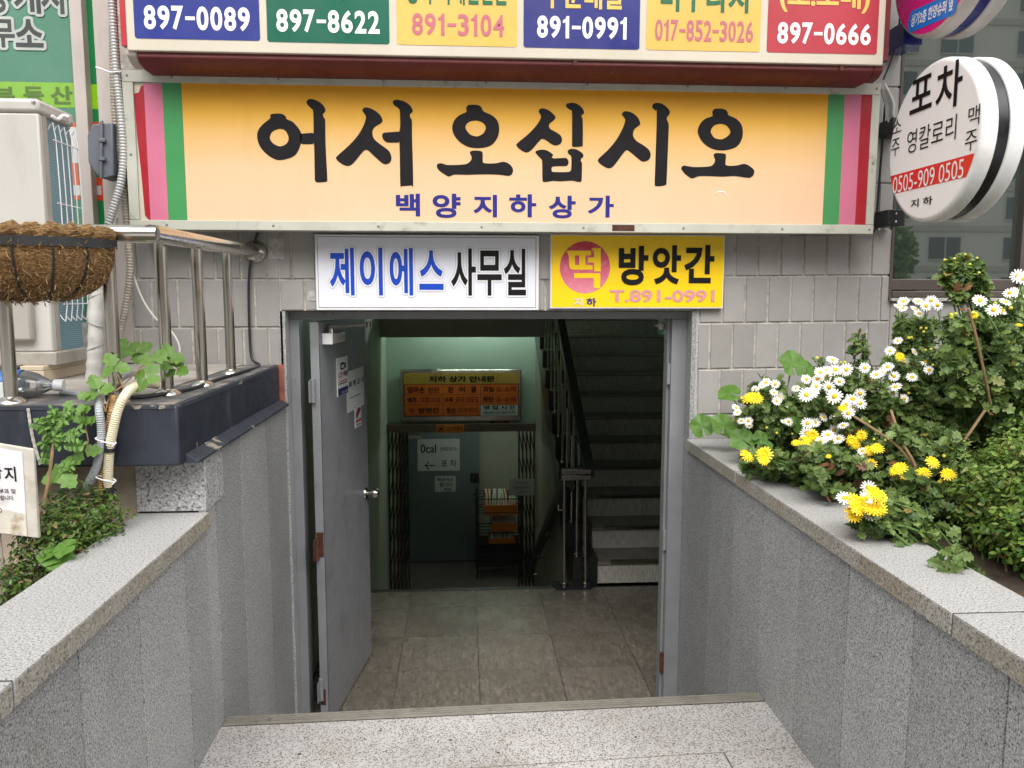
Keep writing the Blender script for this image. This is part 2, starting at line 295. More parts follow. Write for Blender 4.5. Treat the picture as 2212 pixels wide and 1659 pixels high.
# ------------------------------------------------------------------ mesh helpers
def thing(name, label, cat, loc=(0, 0, 0), group=None, kind=None):
    o = bpy.data.objects.new(name, None); COL.objects.link(o); o.location = loc; o.empty_display_size = .1
    return tag(o, label, cat, group, kind)
def tag(o, label=None, cat=None, group=None, kind=None):
    for k_, v_ in (('label', label), ('category', cat), ('group', group), ('kind', kind)):
        if v_: o[k_] = v_
    return o
def adopt(o, parent):
    o.parent = parent
    if parent.type == 'EMPTY': o.matrix_parent_inverse = Matrix.Translation(-Vector(parent.location))
    elif parent.location.length or parent.get('placed'): o.matrix_parent_inverse = Matrix.LocRotScale(parent.location, parent.rotation_euler, parent.scale).inverted()
def link(name, me, parent=None, loc=None, rot=None, scale=None):
    o = bpy.data.objects.new(name, me); COL.objects.link(o)
    if loc is not None: o.location = loc
    if rot is not None: o.rotation_euler = rot
    if scale is not None: o.scale = scale
    if parent is not None: adopt(o, parent)
    return o
class B:
    def __init__(s): s.v, s.f = [], []
    def add(s, vs, fs):
        k = len(s.v); s.v += [tuple(p) for p in vs]; s.f += [tuple(i+k for i in q) for q in fs]; return s
    def box(s, x0, x1, y0, y1, z0, z1):
        return s.add([(x0, y0, z0), (x1, y0, z0), (x1, y1, z0), (x0, y1, z0), (x0, y0, z1), (x1, y0, z1), (x1, y1, z1), (x0, y1, z1)],
                     [(0, 3, 2, 1), (4, 5, 6, 7), (0, 1, 5, 4), (1, 2, 6, 5), (2, 3, 7, 6), (3, 0, 4, 7)])
    def hexa(s, bot, top):                    # 4 bottom + 4 top corners, same winding
        return s.add(list(bot)+list(top), [(0, 3, 2, 1), (4, 5, 6, 7), (0, 1, 5, 4), (1, 2, 6, 5), (2, 3, 7, 6), (3, 0, 4, 7)])
    def slab(s, fr, u0, u1, v0, v1, d0, d1):
        P = fr.p
        return s.hexa([P(u0, v0, d1), P(u1, v0, d1), P(u1, v0, d0), P(u0, v0, d0)], [P(u0, v1, d1), P(u1, v1, d1), P(u1, v1, d0), P(u0, v1, d0)])
    def poly(s, fr, pts, d0, d1):             # prism of a flat outline
        n = len(pts); a = [fr.p(x, y, d1) for x, y in pts]; b = [fr.p(x, y, d0) for x, y in pts]
        return s.add(a+b, [tuple(range(n)), tuple(range(2*n-1, n-1, -1))]+[(i, i+n, (i+1) % n+n, (i+1) % n) for i in range(n)])
    def cyl(s, p0, p1, r0, r1=None, n=14): return s.tube([p0, p1], [r0, r0 if r1 is None else r1], n)
    def tube(s, pts, r, n=8, caps=True):
        pts = [Vector(p) for p in pts]; m = len(pts); rr = r if isinstance(r, (list, tuple)) else [r]*m
        t = [(pts[min(i+1, m-1)]-pts[max(i-1, 0)]).normalized() for i in range(m)]
        a = t[0].orthogonal().normalized(); vs = []
        for i in range(m):
            a = (a-t[i]*a.dot(t[i])).normalized(); b = t[i].cross(a)
            vs += [pts[i]+(a*math.cos(2*math.pi*j/n)+b*math.sin(2*math.pi*j/n))*rr[i] for j in range(n)]
        fs = [(i*n+j, i*n+(j+1) % n, (i+1)*n+(j+1) % n, (i+1)*n+j) for i in range(m-1) for j in range(n)]
        if caps: fs += [tuple(range(n-1, -1, -1)), tuple((m-1)*n+j for j in range(n))]
        return s.add(vs, fs)
    def lathe(s, prof, o, ax, n=24):          # profile (radius, height along axis)
        o, ax = Vector(o), Vector(ax).normalized(); a = ax.orthogonal().normalized(); b = ax.cross(a); m = len(prof)
        vs = [o+ax*h+(a*math.cos(2*math.pi*j/n)+b*math.sin(2*math.pi*j/n))*max(r, 1e-4) for r, h in prof for j in range(n)]
        fs = [(i*n+j, i*n+(j+1) % n, (i+1)*n+(j+1) % n, (i+1)*n+j) for i in range(m-1) for j in range(n)]
        return s.add(vs, fs)
    def me(s, name, mat, smooth=False, ang=42):
        me = bpy.data.meshes.new(name); me.from_pydata(s.v, [], s.f); me.update(); me.materials.append(mat if not isinstance(mat, str) else M[mat])
        if smooth:
            me.polygons.foreach_set('use_smooth', [True]*len(me.polygons)); me.set_sharp_from_angle(angle=R(ang))
        return me
    def obj(s, name, mat, parent=None, smooth=False, bevel=0, kind=None):
        o = link(name, s.me(name, mat, smooth or bevel > 0), parent)
        if bevel:
            b = o.modifiers.new('bevel', 'BEVEL'); b.width = bevel; b.segments = 2; b.limit_method = 'ANGLE'; b.angle_limit = R(40)
        if kind: o['kind'] = kind
        return o
def catmull(P, k=6, closed=False):
    P = [Vector(p) for p in P]; n = len(P); out = []
    for i in range(n if closed else n-1):
        a, b, c, d = (P[(i+j) % n] if closed else P[min(max(i+j, 0), n-1)] for j in (-1, 0, 1, 2))
        for q in range(k):
            t = q/k; out.append(.5*((2*b)+(c-a)*t+(2*a-5*b+4*c-d)*t*t+(3*b-a-3*c+d)*t**3))
    if not closed: out.append(P[-1])
    return out
def corrugated(path, r, pitch=.009, depth=.14, n=10):
    c = catmull(path, 10); L = [0]
    for a, b in zip(c, c[1:]): L.append(L[-1]+(b-a).length)
    N = max(4, int(L[-1]/(pitch/4))); pts, rr, j = [], [], 0
    for i in range(N+1):
        s_ = L[-1]*i/N
        while j < len(L)-2 and L[j+1] < s_: j += 1
        t = (s_-L[j])/max(1e-9, L[j+1]-L[j]); pts.append(c[j].lerp(c[j+1], t)); rr.append(r*(1-depth*(i % 4 in (1, 2))))
    return B().tube(pts, rr, n)

_tc = {}; TS = bpy.data.scenes.new('lettering_workshop')
def flat_mesh(splines_or_text, bold=0):
    """fill closed outlines, or a string of the built-in font; returns verts(2d), faces"""
    key = (splines_or_text, bold) if isinstance(splines_or_text, str) else None
    if key in _tc: return _tc[key]
    if isinstance(splines_or_text, str):
        c = bpy.data.curves.new('t', 'FONT'); c.body = splines_or_text; c.offset = bold; c.resolution_u = 4
    else:
        c = bpy.data.curves.new('t', 'CURVE'); c.dimensions = '2D'
        for P in splines_or_text:
            sp = c.splines.new('POLY'); sp.points.add(len(P)-1); sp.use_cyclic_u = True
            for q, p in zip(sp.points, P): q.co = (p[0], p[1], 0, 1)
    c.fill_mode = 'FRONT' if c.bl_rna.identifier == 'TextCurve' else 'BOTH'
    o = bpy.data.objects.new('t', c); TS.collection.objects.link(o)
    with bpy.context.temp_override(scene=TS, view_layer=TS.view_layers[0]):
        dg = bpy.context.evaluated_depsgraph_get(); dg.update()
    m = bpy.data.meshes.new_from_object(o.evaluated_get(dg))
    vs = [(v.co.x, v.co.y) for v in m.vertices]; fs = [tuple(p.vertices) for p in m.polygons]
    fs = [f if sum(vs[f[i]][0]*vs[f[(i+1) % len(f)]][1]-vs[f[(i+1) % len(f)]][0]*vs[f[i]][1] for i in range(len(f))) > 0 else f[::-1] for f in fs]
    bpy.data.objects.remove(o); bpy.data.curves.remove(c); bpy.data.meshes.remove(m)
    if key: _tc[key] = (vs, fs)
    return vs, fs
def text(s, fr, rect, mat, parent, bold=.02, d=.002, name='lettering', grow=0):
    vs, fs = flat_mesh(s, bold+grow); v0, _ = flat_mesh(s, bold)
    xs = [v[0] for v in v0]; ys = [v[1] for v in v0]; x0, x1, y0, y1 = min(xs), max(xs), min(ys), max(ys)
    u0, u1, w0, w1 = rect; a = (u1-u0)/(x1-x0); b = (w1-w0)/(y1-y0)
    return B().add([fr.p(u0+(x-x0)*a, w0+(y-y0)*b, d) for x, y in vs], fs).obj(name, mat, parent)
def number(s, fr, px, mat, parent, bold, d):
    u0, u1, v0, v1 = fr.rect(*px); ws_ = [.80 if c == '-' else .78 if c == '1' else .55 if c == '.' else 1. for c in s]; k = (u1-u0)/sum(ws_); x = u0; h = v1-v0
    for c, w0 in zip(s, ws_):
        a, b = x+.07*k*w0, x+k*w0-.07*k*w0
        if c == '-': B().slab(fr, a, b, v0+h*.42, v0+h*.57, d-.001, d).obj('lettering', mat, parent)
        elif c == '1': w1 = b-a; B().poly(fr, [(a+w1*.42, v0), (a+w1*.82, v0), (a+w1*.82, v1), (a+w1*.52, v1), (a+w1*.40, v0+h*.87), (a+w1*.08, v0+h*.80), (a+w1*.08, v0+h*.69), (a+w1*.42, v0+h*.72)], d-.001, d).obj('lettering', mat, parent)
        else: text(c, fr, (a, b, v0, v1), mat, parent, bold, d)
        x += k*w0
def outlined(s, fr, px, mat, parent, bold, r, line):
    """a letter with a white halo and a thin grey line round it: stamped copies, each a hair above the last"""
    vs, fs = flat_mesh(s, bold); xs = [v[0] for v in vs]; ys = [v[1] for v in vs]; x0, x1, y0, y1 = min(xs), max(xs), min(ys), max(ys); u0, u1, w0, w1 = fr.rect(*px); a = (u1-u0)/(x1-x0); b = (w1-w0)/(y1-y0); d = .0026
    for rad, mt in ((r+line, 'grey_line'), (r, 'white_edge')):
        q = B()
        for i in range(16): q.add([fr.p(u0+(x-x0)*a+rad*math.cos(i*math.pi/8), w0+(y-y0)*b+rad*math.sin(i*math.pi/8), d+i*.00004) for x, y in vs], fs)
        o = q.obj('letter_outline', mt, parent); d += .0008
    return text(s, fr, fr.rect(*px), mat, parent, bold, d+.0004)
def tpx(s, fr, px, mat, parent, bold=.02, d=.002, grow=0): return text(s, fr, fr.rect(*px), mat, parent, bold, d, grow=grow)
def sheet(fr, rect, d, mat, parent, name): u0, u1, v0, v1 = rect; return B().add([fr.p(u0, v0, d), fr.p(u1, v0, d), fr.p(u1, v1, d), fr.p(u0, v1, d)], [(0, 1, 2, 3)]).obj(name, mat, parent)

# ================================================================== the setting
ZF = -.68                                    # entrance-hall floor; terrazzo landing outside is z = 0
XL, XR = -.81, 1.055                         # faces of the stair-well walls
YF = 3.58                                    # tiled facade
g = B().add([(-80, -80, -.012), (80, -80, -.012), (80, .6, -.012), (-80, .6, -.012)], [(0, 1, 2, 3)]).obj('ground', 'paving'); tag(g, kind='structure')
for nm, x0, x1 in (('ground_left', -80, XL-.5), ('ground_right', XR+.6, 80)):
    tag(B().box(x0, x1, .6, 60 if x0 < -10 and False else 3.55, -.5, -.014).obj('ground', 'paving'), kind='structure')

# landing: terrazzo slabs, brass joints, nosing, steps down
land = thing('entrance_landing', 'white speckled terrazzo landing between the granite walls', None, (0, 2, 0), kind='structure')
YN = lambda x: 2.575+.0284*x                 # far edge of the landing
B().hexa([(XL, .6, -.1), (.804, .6, -.1), (.804, 2.260, -.1), (XL, 2.188, -.1)], [(XL, .6, 0), (.804, .6, 0), (.804, 2.260, 0), (XL, 2.188, 0)]).obj('terrazzo_slab', 'terrazzo', land)
B().hexa([(XL, 2.194, -.1), (XR, 2.277, -.1), (XR, YN(XR)-.049, -.1), (XL, YN(XL)-.049, -.1)], [(XL, 2.194, 0), (XR, 2.277, 0), (XR, YN(XR)-.049, 0), (XL, YN(XL)-.049, 0)]).obj('terrazzo_slab', 'terrazzo', land)
B().hexa([(.81, .6, -.1), (XR, .6, -.1), (XR, 2.273, -.1), (.81, 2.262, -.1)], [(.81, .6, 0), (XR, .6, 0), (XR, 2.273, 0), (.81, 2.262, 0)]).obj('terrazzo_slab', 'terrazzo', land)
B().hexa([(XL, .6, -.11), (XR, .6, -.11), (XR, YN(XR)-.055, -.11), (XL, YN(XL)-.055, -.11)], [(XL, .6, -.0025), (XR, .6, -.0025), (XR, YN(XR)-.055, -.0025), (XL, YN(XL)-.055, -.0025)]).obj('joint_strip', 'brass', land)
def ns(a, b, z0, z1): return B().hexa([(XL+.003, YN(XL)+a, z0), (XR-.003, YN(XR)+a, z0), (XR-.003, YN(XR)+b, z0), (XL+.003, YN(XL)+b, z0)], [(XL+.003, YN(XL)+a, z1), (XR-.003, YN(XR)+a, z1), (XR-.003, YN(XR)+b, z1), (XL+.003, YN(XL)+b, z1)])
no = ns(-.048, .004, -.06, .003).obj('nosing_strip', 'nosing_dark', land)
for k_ in range(4): ns(-.048+.0135*k_, -.0385+.0135*k_, .0, .007).obj('nosing_rib', 'nosing', no)
for k_ in range(1, 5):
    y0 = 2.62+.235*(k_-1); B().box(XL, XR, y0-.02, y0+.225 if k_ < 4 else 3.60, -.72, -.17*k_).obj('step', 'terrazzo', land)
for x0, y0, r_ in ((-.52, 2.33, .006), (-.28, 2.45, .005), (-.05, 2.38, .0055), (.24, 2.42, .0045), (.55, 2.36, .005), (.62, 2.47, .004), (.1, 2.30, .005), (-.6, 2.2, .005), (.42, 2.27, .004)):
    B().add([(x0+r_*(1+.3*math.sin(3*t+x0*9))*math.cos(t), y0+r_*(1+.25*math.cos(2*t))*math.sin(t), .0012) for t in [i*.4488 for i in range(14)]], [tuple(range(14))]).obj('gum_spot', 'black', land)
# hall floor: 450 mm vinyl tiles
fl = thing('hall_floor', 'worn beige vinyl tiled floor inside the doorway', None, (0, 4.5, ZF), kind='structure')
B().box(-.86, 2.12, 3.60, 5.43, ZF-.12, ZF-.003).obj('floor_base', 'nosing_dark', fl)
tm = B().box(0, .4487, 0, .4487, -.0035, 0).me('floor_tile', 'vinyl')
for i in range(-2, 5):
    for j in range(-1, 3):
        x0, y0 = .0765+.4535*i, 4.204+.4535*j
        cx0, cx1, cy0, cy1 = max(x0, -.85), min(x0+.4487, 2.1), max(y0, 3.605), min(y0+.4487, 5.40)
        if cx1-cx0 > .02 and cy1-cy0 > .02: link('floor_tile', tm, fl, (cx0, cy0, ZF), None, ((cx1-cx0)/.4487, (cy1-cy0)/.4487, 1))
B().box(-.85, .70, 5.40, 5.44, ZF-.03, ZF+.004).obj('edge_strip', 'rail_dark', fl)

# retaining walls of the well: granite panels and copings
def well_wall(label, side, joints, copj):
    x = XL if side < 0 else XR; s_ = side
    t = thing('granite_wall', label, 'wall', (x+s_*.1, 1.8, 0))
    back = x+s_*.02
    xa, xb = sorted((x+s_*.007, x+s_*.19)); B().box(xa, xb, .6, 3.56, -.70, .6995).obj('wall_core', 'joint_dark', t)
    for a, b in zip(joints, joints[1:]):
        a, b = min(a, b), max(a, b); top = .70 if b < 2.46 or side > 0 else .926
        if side < 0 and a < 2.44 < b:
            xa, xb = sorted((x, back)); B().box(xa, xb, a+.003, 2.44, -.70, .70).obj('granite_panel', 'granite_wall', t); B().box(xa, xb, 2.4405, b-.003, -.70, .926).obj('granite_panel', 'granite_wall', t); continue
        xa, xb = sorted((x, back)); B().box(xa, xb, a+.003, b-.003, -.70, top).obj('granite_panel', 'granite_wall', t)
    for a, b in zip(copj, copj[1:]):
        xa, xb = sorted((x-s_*.012, x+s_*.205)); o = B().box(xa, xb, a+.0034, b-.0034, .700, .75).obj('coping_stone', 'granite_coping', t, bevel=.0015)
        xe = x-s_*.0135; xa, xb = sorted((xe, xe+s_*.002)); B().box(xa, xb, a+.006, b-.006, .7005, .7465).obj('coping_edge', 'granite_edge', o)
    for y0 in copj[1:-1]: xa, xb = sorted((x-s_*.009, x+s_*.203)); B().box(xa, xb, y0-.0033, y0+.0033, .7008, .7492).obj('mortar_joint', 'nosing_dark', t)
    return t
wl = well_wall('granite wall with pale coping under the navy ledge', -1, [.6, 1.0, 1.31, 1.615, 1.92, 2.245, 2.54, 2.836, 3.205, 3.575], [.6, 1.364, 2.44])
wr = well_wall('granite wall with pale coping below the chrysanthemum bed', 1, [.6, .78, 1.08, 1.384, 1.705, 2.018, 2.327, 2.633, 2.926, 3.219, 3.575], [.6, 1.55, 2.9, 3.575])
B().box(-1.018, XL+.004, 2.44, 2.62, .753, .925).obj('granite_block', 'granite_block', wl, bevel=.002)
B().box(-1.016, XL-.021, 2.62, 3.56, .705, .925).obj('wall_core', 'concrete', wl)

# ================================================================== the building
bld = thing('shop_building', 'grey tiled shop building around the basement entrance', 'building', (.3, 3.8, 0))
OT = 1.352                                   # underside of the lintel
w_ = B()
w_.box(-1.47, XL-.004, YF+.006, 3.80, -.75, 4.2); w_.box(1.075, 1.985, YF+.006, 3.80, -.75, 4.2); w_.box(XL-.004, 1.075, YF+.006, 3.80, OT, 4.2)
w_.box(1.985, 4.5, YF+.006, 3.80, -.75, 1.40); w_.box(1.985, 4.5, YF+.006, 3.80, 3.6, 4.2); w_.box(-4.5, -1.47, YF+.006, 3.80, -.75, 1.3); w_.box(-4.5, -1.47, YF+.006, 3.80, 3.3, 4.2)
w_.obj('mortar_wall', 'mortar', bld)
def tile_mesh(w0, h):
    b = B(); i = .0022
    b.add([(0, .008, 0), (w0, .008, 0), (w0, .008, h), (0, .008, h), (0, .0015, 0), (w0, .0015, 0), (w0, .0015, h), (0, .0015, h), (i, 0, i), (w0-i, 0, i), (w0-i, 0, h-i), (i, 0, h-i)],
          [(4, 5, 1, 0), (5, 6, 2, 1), (6, 7, 3, 2), (7, 4, 0, 3), (8, 9, 5, 4), (9, 10, 6, 5), (10, 11, 7, 6), (11, 8, 4, 7), (8, 11, 10, 9)[::-1]])
    return b.me('tile', 'tile')
TMh = .206; tmesh = tile_mesh(.1, TMh)
def lay(x0, x1, zlo, zhi, pitch, first, ztop, tilt=0, skip=None):
    k_ = 0
    while ztop-.2145*k_ > zlo-.05:
        zt = ztop-.2145*k_; zb = zt-.2145
        off = first+(pitch/2 if k_ % 2 else 0); n0 = int(math.floor((x0-off)/pitch))-1
        for i in range(n0, n0+80):
            a, b = max(off+i*pitch+.0054, x0+.002), min(off+(i+1)*pitch-.0054, x1-.002)
            if a > x1: break
            if b-a < .012: continue
            dz = tilt*((a+b)/2-x0)
            c, d = max(zb+.0045+dz, zlo), min(zt-.0045+dz, zhi)
            if d-c < .015 or (skip and skip(a, b, c, d)): continue
            link('tile', tmesh, bld, (a, YF+random.uniform(-.0008, .0008), c), (random.uniform(-.004, .004), -tilt+random.uniform(-.002, .002), random.uniform(-.006, .006)), ((b-a)/.1, 1, (d-c)/TMh))
        k_ += 1
lay(-1.46, XL-.012, 1.09, 1.72, .112, -1.379+.056, 1.706)
lay(XL-.008, 1.07, OT+.004, 1.72, .1085, -.82+.054, 1.706)
lay(1.088, 2.0, .60, 1.74, .1078, 1.253-.1078*2, 1.722, .010)
lay(1.86, 2.0, 1.745, 3.4, .16, 1.84, 1.722+.2145*8, 0)
lay(2.004, 3.2, .60, 1.40, .1078, 2.03, 1.395, .004)
B().box(1.0755, 1.0875, YF-.004, YF+.02, .75, OT+.01).obj('granite_trim', 'granite_coping', bld)   # pale stone edge of the reveal
B().box(XL-.012, XL-.002, YF-.004, YF+.02, 1.11, OT).obj('granite_trim', 'granite_coping', bld)
for nm, xa, xb in (('granite_reveal', -.826, -.80), ('granite_reveal', 1.0565, 1.0745)): B().box(xa, xb, 3.576, 3.70, -.70, OT-.002).obj(nm, 'granite_wall', bld)
B().box(XL-.05, XL-.001, YF-.012, YF+.004, .935, 1.11).obj('painted_patch', 'red_paint', bld)
for a, b, c_, d_ in ((579, 515, 613, 560), (664, 628, 683, 650)): sheet(FY(YF-.0022), FY(YF).rect(a, b, c_, d_), 0, 'tape_residue', bld, 'tape_residue')
# big dark window on the right
wn = B().box(2.004, 2.62, 3.612, 3.625, 1.50, 3.6).obj('window', 'win_glass', bld)
B().box(2.62, 2.70, 3.575, 3.63, 1.40, 3.6).obj('window_frame', 'win_frame', wn); B().box(2.70, 4.4, 3.612, 3.625, 1.50, 3.6).obj('pane', 'win_glass', wn)
B().box(2.004, 4.4, 3.590, 3.63, 1.447, 1.50).obj('window_frame', 'win_frame', wn, bevel=.004); B().box(2.004, 4.4, 3.570, 3.63, 1.414, 1.444).obj('window_frame', 'win_frame', wn, bevel=.004)
B().box(1.99, 2.002, 3.575, 3.63, 1.40, 3.6).obj('window_frame', 'win_frame', wn); B().box(1.995, 4.4, 3.555, 3.60, 1.398, 1.412).obj('window_sill', 'mortar', wn)

# apartment block across the street (seen in the window glass)
ap = thing('apartment_building', 'beige apartment block mirrored in the dark window', 'building', (14, -48, 0))
B().box(-40, 70, -58, -46, -.5, 24.5).obj('wall', 'apt', ap)
am = B().box(-1.1, 1.1, -.03, .06, 0, 1.5).me('window', 'apt_win'); amf = B().box(-.04, .04, .061, .1, 0, 1.5).box(-1.18, 1.18, .061, .1, -.08, 0).box(-1.18, 1.18, .061, .1, 1.5, 1.58).me('window_frame', 'alu_grey'); ab = B().box(-55, 55, 0, .08, 0, .4).me('band', 'apt_band')
for fz in range(9):
    link('facade_band', ab, ap, (15, -45.97, 2.75*fz+.25))
    for ix in range(-5, 11): wi_ = link('window', am, ap, (15+ix*4.6+(.8 if ix % 2 else 0), -45.95, 2.75*fz+1.1)); mu_ = link('window_frame', amf); mu_.parent = wi_
def street_tree(x, y, h):
    t = thing('street_tree', 'leafy street tree mirrored in the window', 'tree', (x, y, 0))
    B().tube([(x, y, 0), (x+.1, y, h*.5), (x, y, h*.9)], [.16, .11, .03], 8).obj('trunk', 'twig', t)
    n = 1800; P = rng.normal(0, 1, (n, 3)); P /= np.linalg.norm(P, axis=1)[:, None]; P *= (rng.random(n)**.4)[:, None]*np.array([h*.28, h*.28, h*.36]); P += (x, y, h*.66)
    b = B()
    for p in P:
        a_, c_ = Vector(rng.normal(0, 1, 3)).normalized()*.16, Vector(rng.normal(0, 1, 3)).normalized()*.12; p = Vector(p); b.add([p-a_, p+c_, p+a_, p-c_], [(0, 1, 2, 3)])
    b.obj('crown', 'leaf_box_dark', t)
street_tree(20.5, -30, 5)

# ================================================================== inside the doorway
ZB = -2.03                                   # basement floor
def wall(name, b, mat): return tag(b.obj(name, mat), kind='structure')
wall('wall_left', B().box(-.95, -.85, 3.80, 10.2, ZB-.1, 4.1), 'wall_beige')
wall('wall_right', B().box(2.1, 2.2, 3.80, 10.7, -.8, 4.1), 'wall_green')
wall('wall_front_left', B().box(-.95, -.80, 3.70, 3.802, ZB, 4.0), 'wall_beige')
wall('wall_front_right', B().box(1.06, 2.2, 3.70, 3.804, -.8, 4.0), 'wall_beige')
wall('wall_above_gate', B().box(-.85, .83, 8.62, 8.74, -.03, 1.6), 'wall_green')
wall('ceiling_beam', B().box(-.85, .90, 8.02, 8.16, .985, 1.40), 'wall_brown')  # brown colour stands in for shade on the beam; low top passes lamp light
lt = NT('fluorescent_tube'); em = lt.n('ShaderNodeEmission'); em.inputs[0].default_value = (.80, 1, .88, 1); em.inputs[1].default_value = 30; lt.l(em.outputs[0], lt.out.inputs[0]); M['tube_light'] = lt.m; lt = NT('dim_fluorescent_tube'); em = lt.n('ShaderNodeEmission'); em.inputs[0].default_value = (.86, 1, .82, 1); em.inputs[1].default_value = 7; lt.l(em.outputs[0], lt.out.inputs[0]); M['tube_light_dim'] = lt.m
lp = thing('tube_lamp', 'fluorescent tube lamp lighting the pale green wall above the gate', 'lamp', (.2, 8.32, 1.6)); B().box(-.45, .85, 8.29, 8.35, 1.53, 1.555).box(-.35, -.31, 8.31, 8.618, 1.555, 1.575).box(.71, .75, 8.31, 8.618, 1.555, 1.575).obj('lamp_housing', 'white_edge', lp); B().cyl((-.40, 8.32, 1.505), (.80, 8.32, 1.505), .016, n=12).obj('lamp_tube', 'tube_light', lp, smooth=True)
lp = thing('tube_lamp', 'fluorescent tube lamp on the basement passage ceiling beyond the gate', 'lamp', (.2, 9.2, -.02)); B().box(-.3, .9, 9.0, 9.1, -.075, -.021).obj('lamp_housing', 'white_edge', lp); B().cyl((-.25, 9.05, -.095), (.85, 9.05, -.095), .014, n=12).obj('lamp_tube', 'tube_light_dim', lp, smooth=True)
wall('wall_back', B().box(-.95, 1.3, 10.05, 10.2, ZB-.1, .3), 'wall_beige')
wall('wall_upper_back', B().box(.83, 2.2, 10.6, 10.7, -.5, 4.1), 'wall_green')
wall('wall_upper_back', B().box(-.85, .83, 8.605, 8.7, 1.602, 4.1), 'wall_green')
wall('ceiling_basement', B().box(-.85, 1.3, 8.745, 10.05, -.02, .1), 'soffit')
wall('wall_passage', B().box(1.3, 1.4, 8.6, 10.05, ZB-.1, .1), 'wall_beige')
wall('ceiling', B().box(-.95, 2.2, 3.81, 10.7, 4.0, 4.15), 'wall_green')
wall('basement_floor', B().box(-.95, 1.4, 7.75, 10.2, ZB-.1, ZB), 'tread')
for k_ in range(1, 8): wall('step_down', B().box(-.85, .79, 5.42+.29*(k_-1), 5.425+.29*k_ if k_ < 8 else 7.75, ZB-.1, ZF-.17*k_), 'tread')

st = thing('staircase', 'vinyl covered stair climbing behind the railing', 'staircase', (1.4, 5.5, ZF))
SR, SY, STR = .1675, 5.484, .29
for k_ in range(16):
    y0 = SY+STR*k_; z0 = ZF+SR*k_; z1 = z0+SR
    B().box(.966, 2.1, y0, y0+.03, z0, z1-.022).obj('riser', 'riser', st)
    B().box(.966, 2.1, y0-.018, y0+STR+.004, z1-.022, z1-.002).obj('tread', 'tread', st)
    xs = 1.06-.0*k_ if k_ < 3 else .967
    o = B().box(xs, 2.099, y0-.024, y0+.016, z1-.001, z1+.005).obj('nosing', 'rail_dark', st); B().box(xs, 2.099, y0-.026, y0-.0245, z1-.012, z1+.0045).obj('nosing_lip', 'steel_brushed', o)
zl = lambda y: ZF+(y-SY)*SR/STR
pf = Fr((.83, 0, 0), (0, 1, 0), (0, 0, 1))
B().poly(Fr((.79, 0, 0), (0, 1, 0), (0, 0, 1)), [(5.50, ZB), (8.6, ZB), (8.6, zl(8.6)-.06), (5.50, ZF-.02)], 0, .03).obj('side_wall', 'wall_brown', st)
pts = [(5.47, ZF-.25), (5.47, ZF+SR+.035)]
for k_ in range(12):
    y0 = SY+STR*k_; pts += [(y0+STR-.03, ZF+SR*(k_+1)+.035), (y0+STR-.03, ZF+SR*(k_+2)+.035)]
pts += [(9.0, pts[-1][1]), (9.0, zl(9.0)-.2)]
B().poly(Fr((.785, 0, 0), (0, 1, 0), (0, 0, 1)), pts, 0, .18).obj('stringer', 'dark_stone', st)

ra = thing('stair_railing', 'stainless baluster railing with dark handrail beside the stair', 'railing', (.85, 5.4, ZF))
B().poly(Fr((0, 0, ZF+.0005), (1, 0, 0), (0, 1, 0)), [(.63, 5.44), (.66, 5.36), (.90, 5.36), (.925, 5.40), (.925, 5.50), (.63, 5.50)], 0, .02).obj('base_plate', 'dark_stone', ra)
sl = SR/STR; hz = lambda y: .19+(y-5.45)*sl
B().hexa([(.86, 5.46, hz(5.46)-.075), (.93, 5.46, hz(5.46)-.075), (.93, 9.0, hz(9)-.075), (.86, 9.0, hz(9)-.075)], [(.86, 5.46, hz(5.46)), (.93, 5.46, hz(5.46)), (.93, 9.0, hz(9)), (.86, 9.0, hz(9))]).obj('handrail', 'rail_dark', ra)
for z0 in (.108, .152): B().box(.69, .90, 5.42, 5.48, z0, z0+.036).obj('newel_bar', 'steel_brushed', ra, bevel=.003)
B().hexa([(.70, 5.47, .05), (.755, 5.47, .05), (.755, 8.7, .05-3.23*.585), (.70, 8.7, .05-3.23*.585)], [(.70, 5.47, .15), (.755, 5.47, .15), (.755, 8.7, .15-3.23*.585), (.70, 8.7, .15-3.23*.585)]).obj('lower_handrail', 'rail_dark', ra)
for y0 in (5.9, 6.7, 7.5, 8.3): z0 = .06-(y0-5.47)*.585; B().tube([(.727, y0, z0+.02), (.727, y0, z0-.05), (.79, y0, z0-.05)], .009, 8).obj('bracket', 'steel_brushed', ra, smooth=True)
for x0, y0 in ((.712, 5.40), (.865, 5.40)):
    o = B().cyl((x0, y0, ZF+.02), (x0, y0+.04, .12), .013, n=10).obj('baluster', 'steel_brushed', ra, smooth=True); B().lathe([(.0, .028), (.024, .024), (.026, .0)], (x0, y0, ZF+.018), (0, 0, 1), 12).obj('baluster_foot', 'steel_brushed', o, smooth=True)
for k_ in range(12):
    for q, dx in ((.25, -.0), (.75, .0)):
        y0 = SY+STR*(k_+q)-.02; zb = ZF+SR*(k_+1)+.035; x0 = .82 if q < .5 else .895
        o = B().cyl((x0, y0, zb), (x0, y0, hz(y0)-.05), .0105, n=8).obj('baluster', 'steel_brushed', ra, smooth=True); B().lathe([(.0, .02), (.02, .017), (.022, .0)], (x0, y0, zb-.002), (0, 0, 1), 10).obj('baluster_foot', 'steel_brushed', o, smooth=True)

